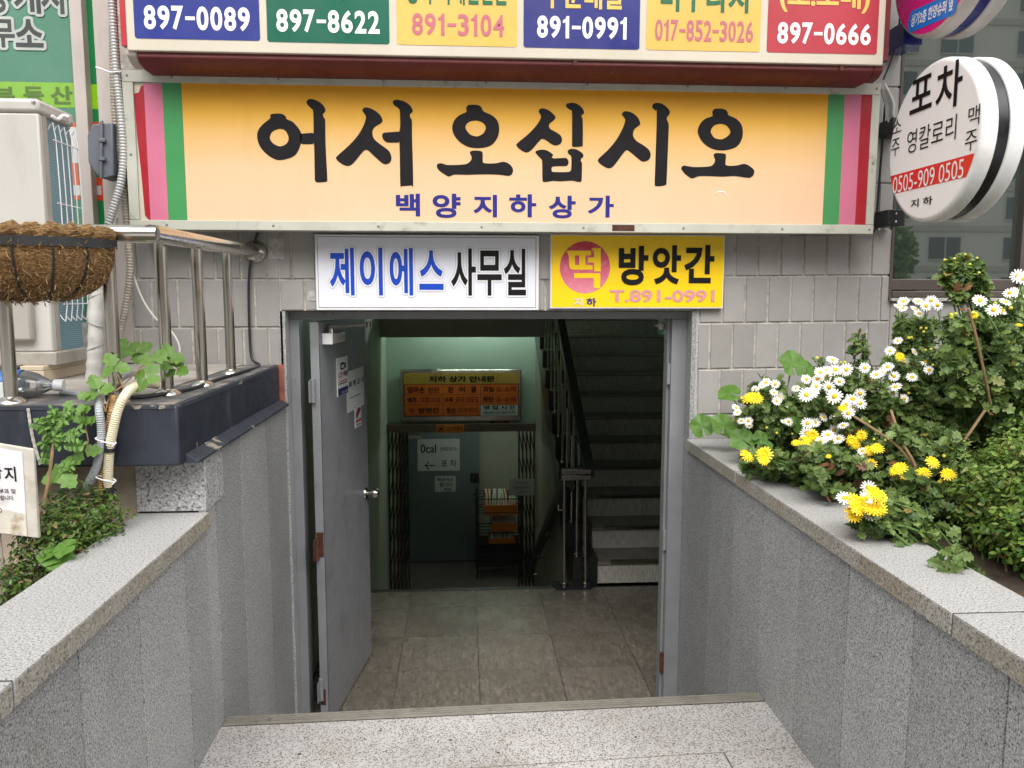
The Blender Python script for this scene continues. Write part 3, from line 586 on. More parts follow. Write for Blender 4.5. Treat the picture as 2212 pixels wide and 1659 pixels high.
# folding gate, directory and what stands beyond
gt = thing('folding_gate', 'brown folding gate drawn back to both sides below', 'gate', (0, 8.55, ZB))
B().box(-.85, .80, 8.52, 8.60, -.085, .0).obj('gate_beam', 'gate_beam', gt)
for xs in ([-.835+.042*i for i in range(6)], [.775-.042*i for i in range(5)]):
    for x0 in xs: B().box(x0-.009, x0+.009, 8.545, 8.575, ZB, -.085).obj('gate_bar', 'gate', gt)
    for i in range(len(xs)-1):
        for q in range(7):
            z0 = -1.9+.26*q; a, b = xs[i], xs[i+1]
            B().hexa([(a-.006, 8.536, z0), (a+.006, 8.536, z0), (a+.006, 8.542, z0), (a-.006, 8.542, z0)], [(b-.006, 8.536, z0+.24), (b+.006, 8.536, z0+.24), (b+.006, 8.542, z0+.24), (b-.006, 8.542, z0+.24)]).obj('lattice_link', 'gate', gt)
fd = FY(8.60)
def dpx(x0, y0, x1, y1): return (850.3+x0*.1364, 784.5+y0*.1364, 850.3+x1*.1364, 784.5+y1*.1364)
di = thing('directory_board', 'orange framed shop directory board on the pale green wall', 'sign board', (0, 8.6, .05))
ro = fd.rect(*dpx(105, 90, 2025, 920)); B().slab(fd, *ro, 0, .045).obj('frame', 'steel_brushed', di, bevel=.02)
fd2 = fd.shift(.045); D = .003
sheet(fd2, fd.rect(*dpx(165, 145, 1975, 830)), .0015, 'black', di, 'backing')
sheet(fd2, fd.rect(*dpx(165, 145, 1975, 320)), D, 'amber_head', di, 'header_panel')
for i, (x0, x1) in enumerate(((180, 780), (786, 1370), (1376, 1965))):
    for j, (y0, y1) in enumerate(((330, 486), (490, 652), (656, 820))):
        sheet(fd2, fd.rect(*dpx(x0, y0, x1, y1)), D, 'label_white' if (i, j) == (2, 2) else 'orange_board', di, 'shop_panel')
for s_, bx, mt, bo in (('지하 상가 안내판', (560, 195, 1600, 290), 'black_print', .035), ('엄마손', (220, 365, 500, 465), 'black_print', .02), ('반찬', (550, 368, 725, 460), 'board_text_red', .02), ('건 어 물', (855, 362, 1310, 455), 'black_print', .02),
        ('과일', (1410, 358, 1585, 445), 'black_print', .02), ('·도·소매', (1595, 355, 1930, 445), 'board_text_red', .02), ('배추', (225, 530, 375, 622), 'black_print', .02), ('각종야채', (415, 530, 740, 618), 'board_text_red', .012),
        ('수육', (810, 528, 945, 612), 'black_print', .02), ('곰국 전문점', (985, 522, 1345, 612), 'board_text_red', .012), ('계란', (1405, 518, 1580, 608), 'black_print', .02), ('·도·소매', (1595, 515, 1930, 605), 'board_text_red', .02),
        ('떡', (245, 700, 325, 785), 'board_text_red', .02), ('방앗간', (400, 695, 725, 785), 'black_print', .02), ('생선', (830, 690, 975, 780), 'black_print', .02), ('미꾸라지', (1030, 690, 1335, 778), 'board_text_red', .012),
        ('영 업 시 간', (1420, 660, 1920, 722), 'black_print', .03), ('09:00~21:00까지', (1420, 750, 1915, 790), 'black_print', .02)):
    if s_ in ('건 어 물', '영 업 시 간'):
        cs = s_.split(); u0, u1, v0, v1 = fd.rect(*dpx(*bx)); cw = (u1-u0)*.19; st_ = (u1-u0-cw)/(len(cs)-1)
        for i, ch in enumerate(cs): text(ch, fd2, (u0+st_*i, u0+st_*i+cw, v0, v1), mt, di, bo, D+.002)
        continue
    text(s_, fd2, fd.rect(*dpx(*bx)), mt, di, bo, D+.002)
def cctv(fr, px, label, mat, wide=True):
    t = thing('warning_sticker', label, 'sticker', fr.p(*fr.hit(px[0], px[3]))); r_ = fr.rect(*px); B().slab(fr, *r_, 0, .002).obj('sticker_sheet', mat, t)
    u0, u1, v0, v1 = r_; W = u1-u0; H = v1-v0
    text('CCTV작동중', fr, (u0+W*.33, u1-W*.05, v0+H*.22, v1-H*.2), 'board_text_red', t, .02, .004)
    B().slab(fr, u0+W*.05, u0+W*.27, v0+H*.2, v1-H*.18, .002, .0035).obj('camera_mark', 'board_text_red', t); B().slab(fr, u0+W*.07, u0+W*.25, v0+H*.3, v1-H*.28, .0035, .0042).obj('camera_mark', mat, t)
    B().slab(fr, u0+W*.10, u0+W*.22, v0+H*.4, v1-H*.38, .0042, .0052).obj('camera_mark', 'black_print', t)
cctv(FY(8.519), (942.7, 917, 1002.5, 935), 'orange CCTV warning sticker on the gate beam', 'cctv_orange')
cctv(FY(8.617), (1057, 906, 1102, 917.5), 'small yellow CCTV sticker under the directory board', 'cctv_yellow')
fi = FY(9.85)
dr = thing('inner_door', 'grey green door of the basement shop behind the gate', 'door', (-.3, 9.9, ZB))
u0, u1 = fi.hit(884, 1100)[0], fi.hit(1036, 1100)[0]; B().slab(fi, u0, u1, ZB+.012, -.03, -.05, 0).obj('door_leaf', 'inner_door', dr, bevel=.004)
B().slab(fi, *fi.rect(1016, 1022, 1034, 1039), 0, .03).obj('door_lock', 'black', dr, bevel=.004); B().slab(fi, *fi.rect(1017.5, 1024, 1025, 1037), .03, .033).obj('lock_cover', 'steel_brushed', dr)
k0 = fi.hit(1028, 1070); B().lathe([(.0, .075), (.022, .07), (.03, .05), (.02, .025), (.012, .02), (.033, .006), (.035, 0)], fi.p(*k0), fi.n, 14).obj('door_knob', 'steel_brushed', dr, smooth=True)
c0 = fi.rect(881, 938, 911, 948); B().slab(fi, *c0, 0, .05).obj('door_closer', 'alu_grey', dr, bevel=.01)
pp = thing('notice', 'white paper reading 0cal taped on the grey green door', 'notice', fi.p(*fi.hit(902, 1016))); sheet(fi, fi.rect(902, 948, 993, 1017), .003, 'paper', pp, 'paper_sheet')
def cpx(x0, y0, x1, y1): return (822.9+x0*.248, 877.8+y0*.248, 822.9+x1*.248, 877.8+y1*.248)
text('0cal', fi, fi.rect(*cpx(345, 330, 480, 405)), 'black_print', pp, .01, .005); text('(영칼로리)', fi, fi.rect(*cpx(515, 352, 668, 392)), 'black_print', pp, .005, .005); text('포 차', fi, fi.rect(*cpx(525, 465, 658, 527)), 'black_print', pp, .01, .005)
a0 = fi.rect(*cpx(380, 490, 475, 540)); B().slab(fi, a0[0], a0[1], (a0[2]+a0[3])/2-.006, (a0[2]+a0[3])/2+.006, .003, .005).obj('arrow', 'black_print', pp)
am_ = (a0[2]+a0[3])/2
for s_ in (1, -1): B().poly(fi, [(a0[0], am_-.006*s_), (a0[0]+.05, am_+s_*.055), (a0[0]+.06, am_+s_*.045), (a0[0]+.015, am_)][::s_], .003, .0055).obj('arrow', 'black_print', pp)
pp = thing('notice', 'smaller handwritten rice cake note under the 0cal paper', 'notice', fi.p(*fi.hit(940, 1062))); sheet(fi, fi.rect(939.5, 1028, 984.6, 1062), .003, 'paper', pp, 'paper_sheet')
for s_, bx in (('떡국거리', (490, 622, 625, 655)), ('팝니다', (512, 662, 622, 700)), ('떡집', (552, 708, 608, 738))): text(s_, fi, fi.rect(*cpx(*bx)), 'black_print', pp, .015, .005)
fn = FY(8.53)
pp = thing('notice', 'pale printed notice hung on the right gate bars', 'notice', fn.p(*fn.hit(1100, 1070))); sheet(fn, fn.rect(1099, 1034, 1154, 1070), .003, 'paper', pp, 'paper_sheet')
for s_, bx in (('떡 방앗간', (1180, 655, 1275, 680)), ('떡방앗간 꽃가게', (1155, 695, 1300, 722)), ('Tel. 891-0991', (1175, 735, 1280, 755))): text(s_, fn, fn.rect(*cpx(*bx)), 'grey_line', pp, .01, .005)
rk = thing('wire_rack', 'dark wire rack standing beside the grey green door', 'rack', (.5, 9.4, ZB))
fr9 = FY(9.45); rx0, rx1 = fr9.hit(1030, 1150)[0], fr9.hit(1122, 1150)[0]
for x0 in (rx0, rx1):
    for y0 in (9.2, 9.6): B().cyl((x0, y0, ZB), (x0, y0, -.98), .01, n=6).obj('rack_post', 'black', rk)
for z0 in (-1.9, -1.72, -1.45, -1.2, -1.03):
    b = B()
    for y0 in (9.2, 9.33, 9.46, 9.6): b.cyl((rx0, y0, z0), (rx1, y0, z0), .006, n=5)
    b.obj('rack_shelf', 'black', rk)
B().box(rx0+.01, rx1-.01, 9.22, 9.58, -1.88, -1.60).obj('rack_panel', 'black', rk)
def crate(px, label, full):
    fr = FY(9.25); u0, u1, v0, v1 = fr.rect(*px); t = thing('orange_crate', label, 'crate', ((u0+u1)/2, 9.4, v0), 'orange crates on the wire rack')
    h = v1-v0 if not full else (v1-v0)*.45; b = B(); b.box(u0, u1, 9.25, 9.265, v0, v0+h); b.box(u0, u1, 9.545, 9.56, v0, v0+h+(.12 if full else 0)); b.box(u0, u0+.015, 9.265, 9.545, v0, v0+h+(.03 if full else 0)); b.box(u1-.015, u1, 9.265, 9.545, v0, v0+h+(.03 if full else 0)); b.box(u0, u1, 9.25, 9.56, v0-.01, v0); b.obj('crate_body', 'orange_crate', t)
    n = 11
    for i in range(n):
        x0 = u0+.03+(u1-u0-.06)*i/(n-1); a_ = random.uniform(-.02, .02)
        c_ = [(x0, 9.28, v0+h*.9), (x0+a_*.5, 9.31, v0+h+(.09 if full else .02)), (x0+a_, 9.40, v0+h+(.14 if full else .03)), (x0+a_*1.5, 9.52, v0+h+(.13 if full else .02))]
        o = B().tube(catmull(c_, 3), .0125, 7).obj('rice_cake', 'rice' if full else 'paper', t, smooth=True)
crate((1047, 1068, 1117, 1111), 'orange crate heaped with white rice cake sticks, topmost on the rack', True)
crate((1061, 1131, 1115, 1146), 'orange crate in the middle of the wire rack', False); crate((1056, 1164, 1113, 1178), 'lowest orange crate on the wire rack', False)

# ------------------------------------------------------------------ entrance doors
df = thing('door_frame', 'grey steel door frame set in the granite reveal', 'door frame', (.1, 3.7, ZF))
B().box(-.80, 1.0565, 3.655, 3.75, 1.312, OT-.004).obj('frame_head', 'frame_grey', df, bevel=.002)
B().box(-.80, -.757, 3.655, 3.75, ZF, 1.311).obj('frame_jamb', 'frame_grey', df, bevel=.002)
B().box(.985, 1.0565, 3.655, 3.75, ZF, 1.311).obj('frame_jamb', 'frame_grey', df, bevel=.002); B().box(.972, .984, 3.69, 3.75, ZF, 1.311).obj('frame_stop', 'frame_grey', df)
B().slab(FY(3.655), *FY(3.655).rect(691, 676, 714, 683), 0, .003).obj('strike_plate', 'frame_grey', df)
for q in (0, 1): B().lathe([(.0, .004), (.003, .003), (.0035, 0)], (-.638+.037*q, 3.652, 1.337), (0, -1, 0), 8).obj('screw', 'black', df)
def leaf(label, hinge, free, th, side):
    h, f_ = Vector((*hinge, 0)), Vector((*free, 0)); fr = Fr(h, f_-h, (0, 0, 1)); L = (f_-h).length
    if side < 0: fr = Fr(f_, h-f_, (0, 0, 1))
    t = thing('steel_door', label, 'door', (h.x, h.y, ZF)); B().slab(fr, 0, L, ZF+.014, 1.30, -th, 0).obj('door_leaf', 'door_grey', t, bevel=.002); return t, fr, L
dl, fl_, LL = leaf('grey steel door leaf standing open inward, with stickers', (-.664, 3.63), (-.55, 4.43), .04, 1)
B().slab(fl_, .004, .007, ZF+.016, 1.298, 0, .0015).obj('edge_seam', 'black', dl)
for z0, rs in ((.93, 0), (.18, 1), (-.52, 1)):
    o = B().cyl(fl_.p(-.012, z0, -.03), fl_.p(-.012, z0+.11, -.03), .011, n=10).obj('hinge', 'rust' if z0 == .18 else 'frame_grey', dl, smooth=True); B().slab(fl_, -.055, -.013, z0+.005, z0+.105, -.034, -.030).obj('hinge_plate', 'rust' if z0 == .18 else 'frame_grey', o)
B().slab(fl_, -.0015, .0, .19, .31, -.036, -.002).obj('rust_patch', 'rust', dl); B().slab(fl_, -.0015, .0, -.55, -.47, -.036, -.012).obj('rust_patch', 'rust', dl)
kz = fl_.hit(797, 1058)[1]
B().lathe([(.0, .076), (.018, .074), (.027, .062), (.029, .05), (.024, .036), (.013, .028), (.012, .014), (.033, .008), (.036, 0)], fl_.p(LL-.065, kz, 0), fl_.n, 20).obj('door_knob', 'steel', dl, smooth=True)
cb = B().slab(fl_, .05, .26, 1.195, 1.245, .0, .05).obj('door_closer', 'alu_grey', dl, bevel=.008); B().slab(fl_, .048, .05, 1.195, 1.245, .002, .05).obj('closer_cap', 'white_edge', cb)
B().lathe([(.0, .022), (.016, .02), (.018, 0)], fl_.p(.10, 1.245, .025), (0, 0, 1), 12).obj('closer_spindle', 'steel', cb, smooth=True)
pa, pb, pc = fl_.p(.10, 1.272, .025), onY(745, 704, 3.95), onY(796, 701, 4.0)
B().tube([pa, pb], .009, 6).obj('closer_arm', 'alu_grey', cb); B().tube([pb, pc], .007, 6).obj('closer_arm', 'alu_grey', cb); B().lathe([(.0, .03), (.012, .03), (.014, 0)], pc-Vector((0, 0, .015)), (0, 0, 1), 10).obj('closer_joint', 'steel', cb)
dr2, fr2, L2 = leaf('grey steel door leaf folded back, edge seen at the right jamb', (.99, 3.70), (1.23, 4.45), .04, -1)
for z0 in (1.0, .18, -.45): B().cyl((.978, 3.672, z0), (.978, 3.672, z0+.1), .011, n=10).obj('hinge', 'rust' if z0 < 0 else 'frame_grey', dr2, smooth=True)
B().lathe([(.0, .0), (.016, .002), (.018, .03), (.008, .032), (.008, .045), (.022, .047), (.02, .06), (0, .062)], onY(1428, 712, 3.76), (0, 0, 1), 14).obj('door_closer', 'alu_grey', dr2, smooth=True); B().cyl(onY(1415, 703, 3.76), onY(1452, 703, 3.76), .006, n=6).obj('closer_arm', 'alu_grey', dr2)
sg = thing('warning_sign', 'narrow white CCTV sign on the open grey door', 'sign', fl_.p(*fl_.hit(738, 858)))
r_ = fl_.rect(726.5, 771, 749, 853); B().slab(fl_, *r_, .0005, .006).obj('sign_sheet', 'paper', sg); u0, u1, v0, v1 = r_; W, H = u1-u0, v1-v0
sheet(fl_, (u0+W*.02, u1-W*.02, v0+H*.01, v0+H*.2), .007, 'sticker_blue', sg, 'blue_band'); text('CCTV', fl_, (u0+W*.08, u0+W*.48, v0+H*.48, v0+H*.62), 'sticker_red', sg, .02, .008); text('작동중', fl_, (u0+W*.52, u0+W*.97, v0+H*.48, v0+H*.62), 'black_print', sg, .02, .008)
for q, c_ in ((.36, 'sticker_red'), (.30, 'black_print')): B().slab(fl_, u0+W*.1, u0+W*.9, v0+H*q, v0+H*(q+.025), .006, .0075).obj('small_print', c_, sg)
B().slab(fl_, u0+W*.3, u0+W*.62, v0+H*.68, v0+H*.86, .006, .008).obj('camera_mark', 'black_print', sg); B().slab(fl_, u0+W*.68, u0+W*.78, v0+H*.70, v0+H*.84, .006, .008).obj('camera_mark', 'black_print', sg); B().slab(fl_, u0+W*.36, u0+W*.56, v0+H*.72, v0+H*.80, .008, .009).obj('camera_mark', 'paper', sg)
text('7 351-1801', fl_, (u0+W*.3, u0+W*.95, v0+H*.05, v0+H*.1), 'paper', sg, .015, .009)
pp = thing('notice', 'white no entry paper taped on the open grey door', 'notice', fl_.p(*fl_.hit(765, 885))); r_ = fl_.rect(747, 797, 785, 884); sheet(fl_, r_, .003, 'paper', pp, 'paper_sheet'); u0, u1, v0, v1 = r_; W, H = u1-u0, v1-v0
text('통 행 금 지', fl_, (u0+W*.12, u0+W*.95, v0+H*.60, v0+H*.74), 'black_print', pp, .01, .005); B().slab(fl_, u0+W*.15, u0+W*.8, v0+H*.32, v0+H*.34, .003, .0045).obj('small_print', 'grey_line', pp)
sg = thing('warning_sign', 'small security sign at the foot of the no entry paper', 'sign', fl_.p(*fl_.hit(770, 925))); r_ = fl_.rect(764, 877, 777.5, 922); B().slab(fl_, *r_, .004, .008).obj('sign_sheet', 'paper', sg); u0, u1, v0, v1 = r_; W, H = u1-u0, v1-v0
sheet(fl_, (u0+W*.05, u1-W*.05, v0+H*.25, v0+H*.36), .0095, 'sticker_red', sg, 'red_band'); B().poly(fl_, [(u0+W*.1, v0+H*.5), (u0+W*.25, v0+H*.45), (u0+W*.9, v0+H*.8), (u0+W*.7, v0+H*.92)], .008, .0095).obj('diagonal_mark', 'sticker_blue', sg); B().poly(fl_, [(u0+W*.06, v0+H*.62), (u0+W*.2, v0+H*.6), (u0+W*.6, v0+H*.85), (u0+W*.4, v0+H*.93)], .0085, .0105).obj('diagonal_mark', 'sticker_red', sg); B().slab(fl_, u0+W*.15, u0+W*.85, v0+H*.1, v0+H*.14, .008, .009).obj('small_print', 'black_print', sg)

# ================================================================== signs on the facade
def screws(fr, pts, parent, r=.006):
    for a, b in pts: B().lathe([(0, .003), (r*.7, .0025), (r, 0)], fr.p(a, b, 0), fr.n, 8).obj('screw', 'cable_grey', parent)
# big welcome light box
f1 = FY(3.42); ws = thing('welcome_sign', 'long amber Korean welcome sign with striped ends above the entrance', 'sign', (.2, 3.5, 1.7))
U0, U1 = f1.hit(273, 330)[0], f1.hit(1894, 330)[0]; V0, V1 = f1.hit(1085, 501)[1], f1.hit(1085, 167)[1]; FW, FT, FB = .042, .046, .040
B().slab(f1, U0+.004, U1-.004, V0+.004, V1-.004, -.155, -.010).obj('light_box', 'alu', ws)
B().slab(f1, U0, U1, V1-FT, V1, -.03, .006).obj('frame_rail', 'alu', ws, bevel=.002); B().slab(f1, U0, U1, V0, V0+FB, -.03, .006).obj('frame_rail', 'alu', ws, bevel=.002)
B().slab(f1, U0, U0+FW, V0+FB+.001, V1-FT-.001, -.03, .0055).obj('frame_stile', 'alu', ws, bevel=.002); B().slab(f1, U1-FW*.85, U1, V0+FB+.001, V1-FT-.001, -.03, .0055).obj('frame_stile', 'alu', ws, bevel=.002)
screws(f1.shift(.006), [(U0+.02, V1-.02)]+[(U0+.2+.43*i, V1-.024) for i in range(8)]+[(U0+.15+.44*i, V0+.02) for i in range(8)]+[(U0+.02, 2.0), (U1-.018, 2.0), (U1-.018, V1-.02), (U1-.018, V0+.02)], ws)
px = lambda x: f1.hit(x, 330)[0]
xs = [U0+FW, px(318), px(357), px(398.5), px(1783.5), px(1819), px(1854.5), U1-FW*.85]; va, vb = V0+FB, V1-FT
for i, mt in enumerate(('stripe_red', 'stripe_pink', 'stripe_green', 'welcome', 'stripe_green', 'stripe_pink', 'stripe_red')):
    if i == 0:                               # peeling red stripe: the bare cream plate shows at its corner
        B().add([f1.p(a, b, -.004) for a, b in ((xs[0]-.003, va), (xs[2], va), (xs[2], vb), (xs[0]-.003, vb))], [(0, 1, 2, 3)]).obj('bare_plate', 'cream', ws)
        B().add([f1.p(a, b, -.001) for a, b in ((xs[0]+.036, va), (xs[1], va), (xs[1], vb-.01), (xs[0]+.03, vb-.014), (xs[0]+.02, vb-.04), (xs[0], vb-.045), (xs[0]+.004, vb-.2), (xs[0]+.013, va+.2), (xs[0]+.02, va+.02))], [tuple(range(9))]).obj('stripe', mt, ws)
        continue
    sheet(f1, (xs[i], xs[i+1], va, vb if i > 1 else vb-.004), 0. if i == 3 else .0004, mt, ws, 'sign_face' if i == 3 else 'stripe')
B().slab(f1, *f1.rect(1322, 486, 1370, 499), .006, .0075).obj('rust_patch', 'rust', ws)
T = {'A': (548.6, 192.0), 'B': (1086.3, 192.0)}
GL = [('A', [[(140,255),(142,225),(180,214),(240,216),(272,235),(285,262),(335,285),(385,340),(412,395),(405,470),(385,530),(340,585),(235,615),(165,600),(90,545),(45,480),(28,405),(45,345),(85,300)], [(218,346),(270,360),(300,420),(285,470),(228,497),(165,470),(137,420),(160,370)]]),
 ('A', [[(455,112),(475,90),(510,90),(560,110),(600,145),(618,180),(612,205),(598,215),(600,240),(615,265),(617,300),(620,500),(634,770),(628,798),(605,805),(550,808),(530,795),(526,760),(520,490),(505,478),(440,478),(404,465),(404,395),(430,385),(500,380),(515,370),(512,200),(500,175),(475,150),(460,132)]]),
 ('A', [[(938,190),(950,165),(985,162),(1040,185),(1090,225),(1111,270),(1100,295),(1050,325),(1028,355),(1025,400),(1045,440),(1100,485),(1165,535),(1188,590),(1180,630),(1150,650),(1115,645),(1060,600),(990,535),(965,528),(940,545),(870,630),(830,662),(790,663),(740,635),(712,605),(720,580),(820,490),(900,400),(950,310),(968,245),(955,215)]]),
 ('A', [[(1200,118),(1215,97),(1260,97),(1310,115),(1350,145),(1372,185),(1365,205),(1348,220),(1350,245),(1365,280),(1366,400),(1376,815),(1360,832),(1320,838),(1280,838),(1265,825),(1258,480),(1245,465),(1180,465),(1145,460),(1120,440),(1108,405),(1118,382),(1150,376),(1230,370),(1260,355),(1262,210),(1250,170),(1215,145)]]),
 ('A', [[(1838,195),(1834,165),(1850,142),(1890,137),(1940,142),(1965,160),(1985,195),(2050,225),(2100,270),(2119,340),(2105,420),(2060,480),(2000,505),(1925,512),(1850,500),(1780,460),(1730,400),(1713,335),(1730,275),(1770,232),(1825,205)], [(1830,320),(1860,285),(1925,274),(1980,295),(2003,335),(1985,380),(1950,405),(1915,410),(1870,395),(1835,355)]]),
 ('A', [[(1865,550),(1885,535),(1925,533),(1965,540),(1976,560),(1976,620),(1985,640),(2030,645),(2090,643),(2150,630),(2191,640),(2225,668),(2239,705),(2225,740),(2195,752),(2120,742),(2000,738),(1850,742),(1740,740),(1710,748),(1680,757),(1650,740),(1600,705),(1580,670),(1590,648),(1620,643),(1670,657),(1760,657),(1830,650),(1865,630),(1880,605),(1878,580)]]),
 ('B', [[(308,195),(325,172),(365,172),(410,195),(450,235),(453,255),(430,280),(405,300),(398,325),(415,350),(460,375),(500,405),(511,440),(500,470),(465,488),(425,480),(375,445),(345,433),(320,445),(250,525),(215,547),(190,547),(145,520),(118,490),(130,465),(220,390),(290,315),(328,250),(322,220)]]),
 ('B', [[(545,145),(555,128),(600,120),(640,130),(680,160),(700,195),(698,215),(680,230),(683,250),(690,275),(690,480),(680,497),(620,502),(600,495),(597,470),(597,210),(585,185),(555,165)]]),
 ('B', [[(282,550),(295,533),(345,525),(390,537),(430,565),(430,580),(422,590),(440,600),(500,598),(545,597),(565,620),(565,645),(550,665),(500,667),(440,670),(422,680),(422,705),(440,718),(560,718),(580,710),(590,690),(592,600),(585,575),(565,560),(560,538),(575,522),(610,518),(650,530),(690,560),(695,585),(675,605),(673,625),(683,650),(680,790),(665,803),(640,803),(600,793),(500,798),(430,795),(385,803),(355,803),(342,785),(340,640),(335,610),(310,585)]]),
 ('B', [[(1028,220),(1045,197),(1080,195),(1130,215),(1170,255),(1187,300),(1175,318),(1140,345),(1125,380),(1130,420),(1160,455),(1210,485),(1260,525),(1277,570),(1262,610),(1225,628),(1190,620),(1130,570),(1085,535),(1068,530),(1045,550),(970,650),(935,682),(900,683),(850,655),(822,625),(830,600),(910,525),(980,440),(1030,350),(1057,275),(1045,245)]]),
 ('B', [[(1290,150),(1305,127),(1350,122),(1400,145),(1437,185),(1440,215),(1418,245),(1418,270),(1432,310),(1430,400),(1414,800),(1408,825),(1380,838),(1330,840),(1312,825),(1315,700),(1330,220),(1320,190),(1295,168)]]),
 ('B', [[(1812,225),(1808,200),(1825,175),(1865,170),(1915,177),(1940,200),(1950,228),(2010,255),(2055,300),(2072,360),(2065,430),(2030,490),(1970,520),(1885,532),(1800,515),(1730,465),(1690,400),(1684,355),(1705,300),(1750,258),(1805,238)], [(1795,365),(1815,325),(1850,307),(1890,302),(1935,320),(1965,370),(1945,405),(1890,436),(1830,425),(1802,390)]]),
 ('B', [[(1820,575),(1835,556),(1870,555),(1915,560),(1927,580),(1922,640),(1930,660),(1975,665),(2030,660),(2080,648),(2120,660),(2160,690),(2172,715),(2160,750),(2130,768),(2090,765),(2000,753),(1900,758),(1760,753),(1690,755),(1650,770),(1625,772),(1580,740),(1545,700),(1542,680),(1560,663),(1600,668),(1650,675),(1750,673),(1800,665),(1825,640),(1832,610)]])]
for key, outs in GL:
    o_ = T[key]; sp = []
    for P in outs:
        q = [f1.hit(o_[0]+x/4, o_[1]+y/4) for x, y in P]; sp.append([(v.x, v.y) for v in catmull([(a, b, 0) for a, b in q], 4, True)])
    vs, fs = flat_mesh(sp); B().add([f1.p(x, y, .0016) for x, y in vs], fs).obj('brush_lettering', 'black_print', ws)
for s_, key, bx in (('백', 'A', (1227, 905, 1435, 1100)), ('양', 'A', (1543, 905, 1785, 1115)), ('지', 'A', (1895, 915, 2100, 1108)), ('하', 'B', (55, 910, 288, 1108)), ('상', 'B', (395, 922, 628, 1118)), ('가', 'B', (733, 922, 958, 1110))):
    o_ = T[key]; tpx(s_, f1, (o_[0]+bx[0]/4, o_[1]+bx[1]/4, o_[0]+bx[2]/4, o_[1]+bx[3]/4), 'navy_print', ws, .03, .0016)
B().add([f1.p(*f1.hit(x, y), .0016) for x, y in ((1538, 418), (1556, 412), (1566, 414), (1574, 425), (1565, 416), (1556, 414.5))], [tuple(range(6))]).obj('scratch', 'white_print', ws)
# tenant light box on top
f2 = FY(3.25); ts = thing('tenant_sign', 'long cream light box with six coloured phone number panels', 'sign', (.2, 3.4, 2.4))
a0, a1 = f2.hit(272, 60)[0], f2.hit(1912, 60)[0]; zb = f2.hit(1090, 125)[1]; zt = zb+.62
B().slab(f2, a0, a1, zb, zt, -.03, 0).obj('face_plate', 'cream', ts, bevel=.004)
B().slab(f2, a0-.022, a0-.001, zb+.02, zt+.02, -.32, -.004).obj('side_trim', 'red_edge', ts); B().slab(f2, a1+.001, a1+.022, zb+.02, zt+.02, -.32, -.004).obj('side_trim', 'darkred', ts)
P = [(3.268, zb+.01), (3.263, zb-.018), (3.285, zb-.036), (3.335, zb-.050), (3.56, zb-.050), (3.56, zt), (3.268, zt)]
B().poly(Fr((a0+.03, 0, 0), (0, 1, 0), (0, 0, 1)), P, 0, a1-a0-.06).obj('under_tray', 'darkred', ts, bevel=.004)
B().poly(Fr((a0-.01, 0, 0), (0, 1, 0), (0, 0, 1)), [(3.262, zb+.02), (3.262, zb-.012), (3.295, zb-.036), (3.345, zb-.046), (3.345, zb+.02)], 0, .039).obj('corner_cap', 'alu_grey', ts, bevel=.006)
B().poly(Fr((a1-.029, 0, 0), (0, 1, 0), (0, 0, 1)), [(3.262, zb+.02), (3.262, zb-.02), (3.295, zb-.04), (3.345, zb-.049), (3.345, zb+.02)], 0, .039).obj('corner_cap', 'darkred', ts, bevel=.006)
for x in (1243, 1820+1474-1474): q = f2.hit(x, 134 if x < 1500 else 145); B().slab(f2, q[0]-.008, q[0]+.008, q[1]-.012, q[1]+.008, -.012, -.004).obj('clip', 'rust', ts)
for (x0, x1, yb), mt in zip(((290, 561, 85.5), (576.5, 841, 93), (857, 1117, 99), (1131, 1382, 105), (1396.5, 1643, 110), (1658, 1897, 115.5)), ('blue_panel', 'green_panel', 'yellow_panel', 'blue2_panel', 'yellow_panel', 'red_panel')):
    u0, u1 = f2.hit(x0, 50)[0], f2.hit(x1, 50)[0]; v0 = f2.hit((x0+x1)/2, yb)[1]; v1 = zt-.05; c_ = .007
    B().add([f2.p(a, b, .0015) for a, b in ((u0+c_, v0), (u1-c_, v0), (u1, v0+c_), (u1, v1), (u0, v1), (u0, v0+c_))], [tuple(range(6))]).obj('number_panel', mt, ts)
for s_, bx, mt, bo in (('897-0089', (309, 14, 542, 66), 'white_print', .03), ('897-8622', (595, 22, 822, 71.5), 'white_print', .03), ('891-3104', (888, 30.5, 1091, 78), 'pink_print', .022), ('891-0991', (1158, 36, 1358, 84), 'white_print', .03), ('017-852-3026', (1413.5, 44.5, 1628, 90), 'pink_print', .018), ('897-0666', (1677, 50, 1882.5, 96.5), 'white_print', .03),
        ('주문배달', (1172, -42, 1348, 20), 'yellow_print', .03), ('미꾸라지', (1427, -42, 1617, 27), 'green_print', .03), ('(도.소매)', (1684, -42, 1879, 28), 'yellow_print', .03), ('영아 가배반찬손', (876, -62, 1097, 11), 'green_print', .025)):
    (number if s_[0] in '089' else tpx)(s_, f2, bx, mt, ts, bo, .003)
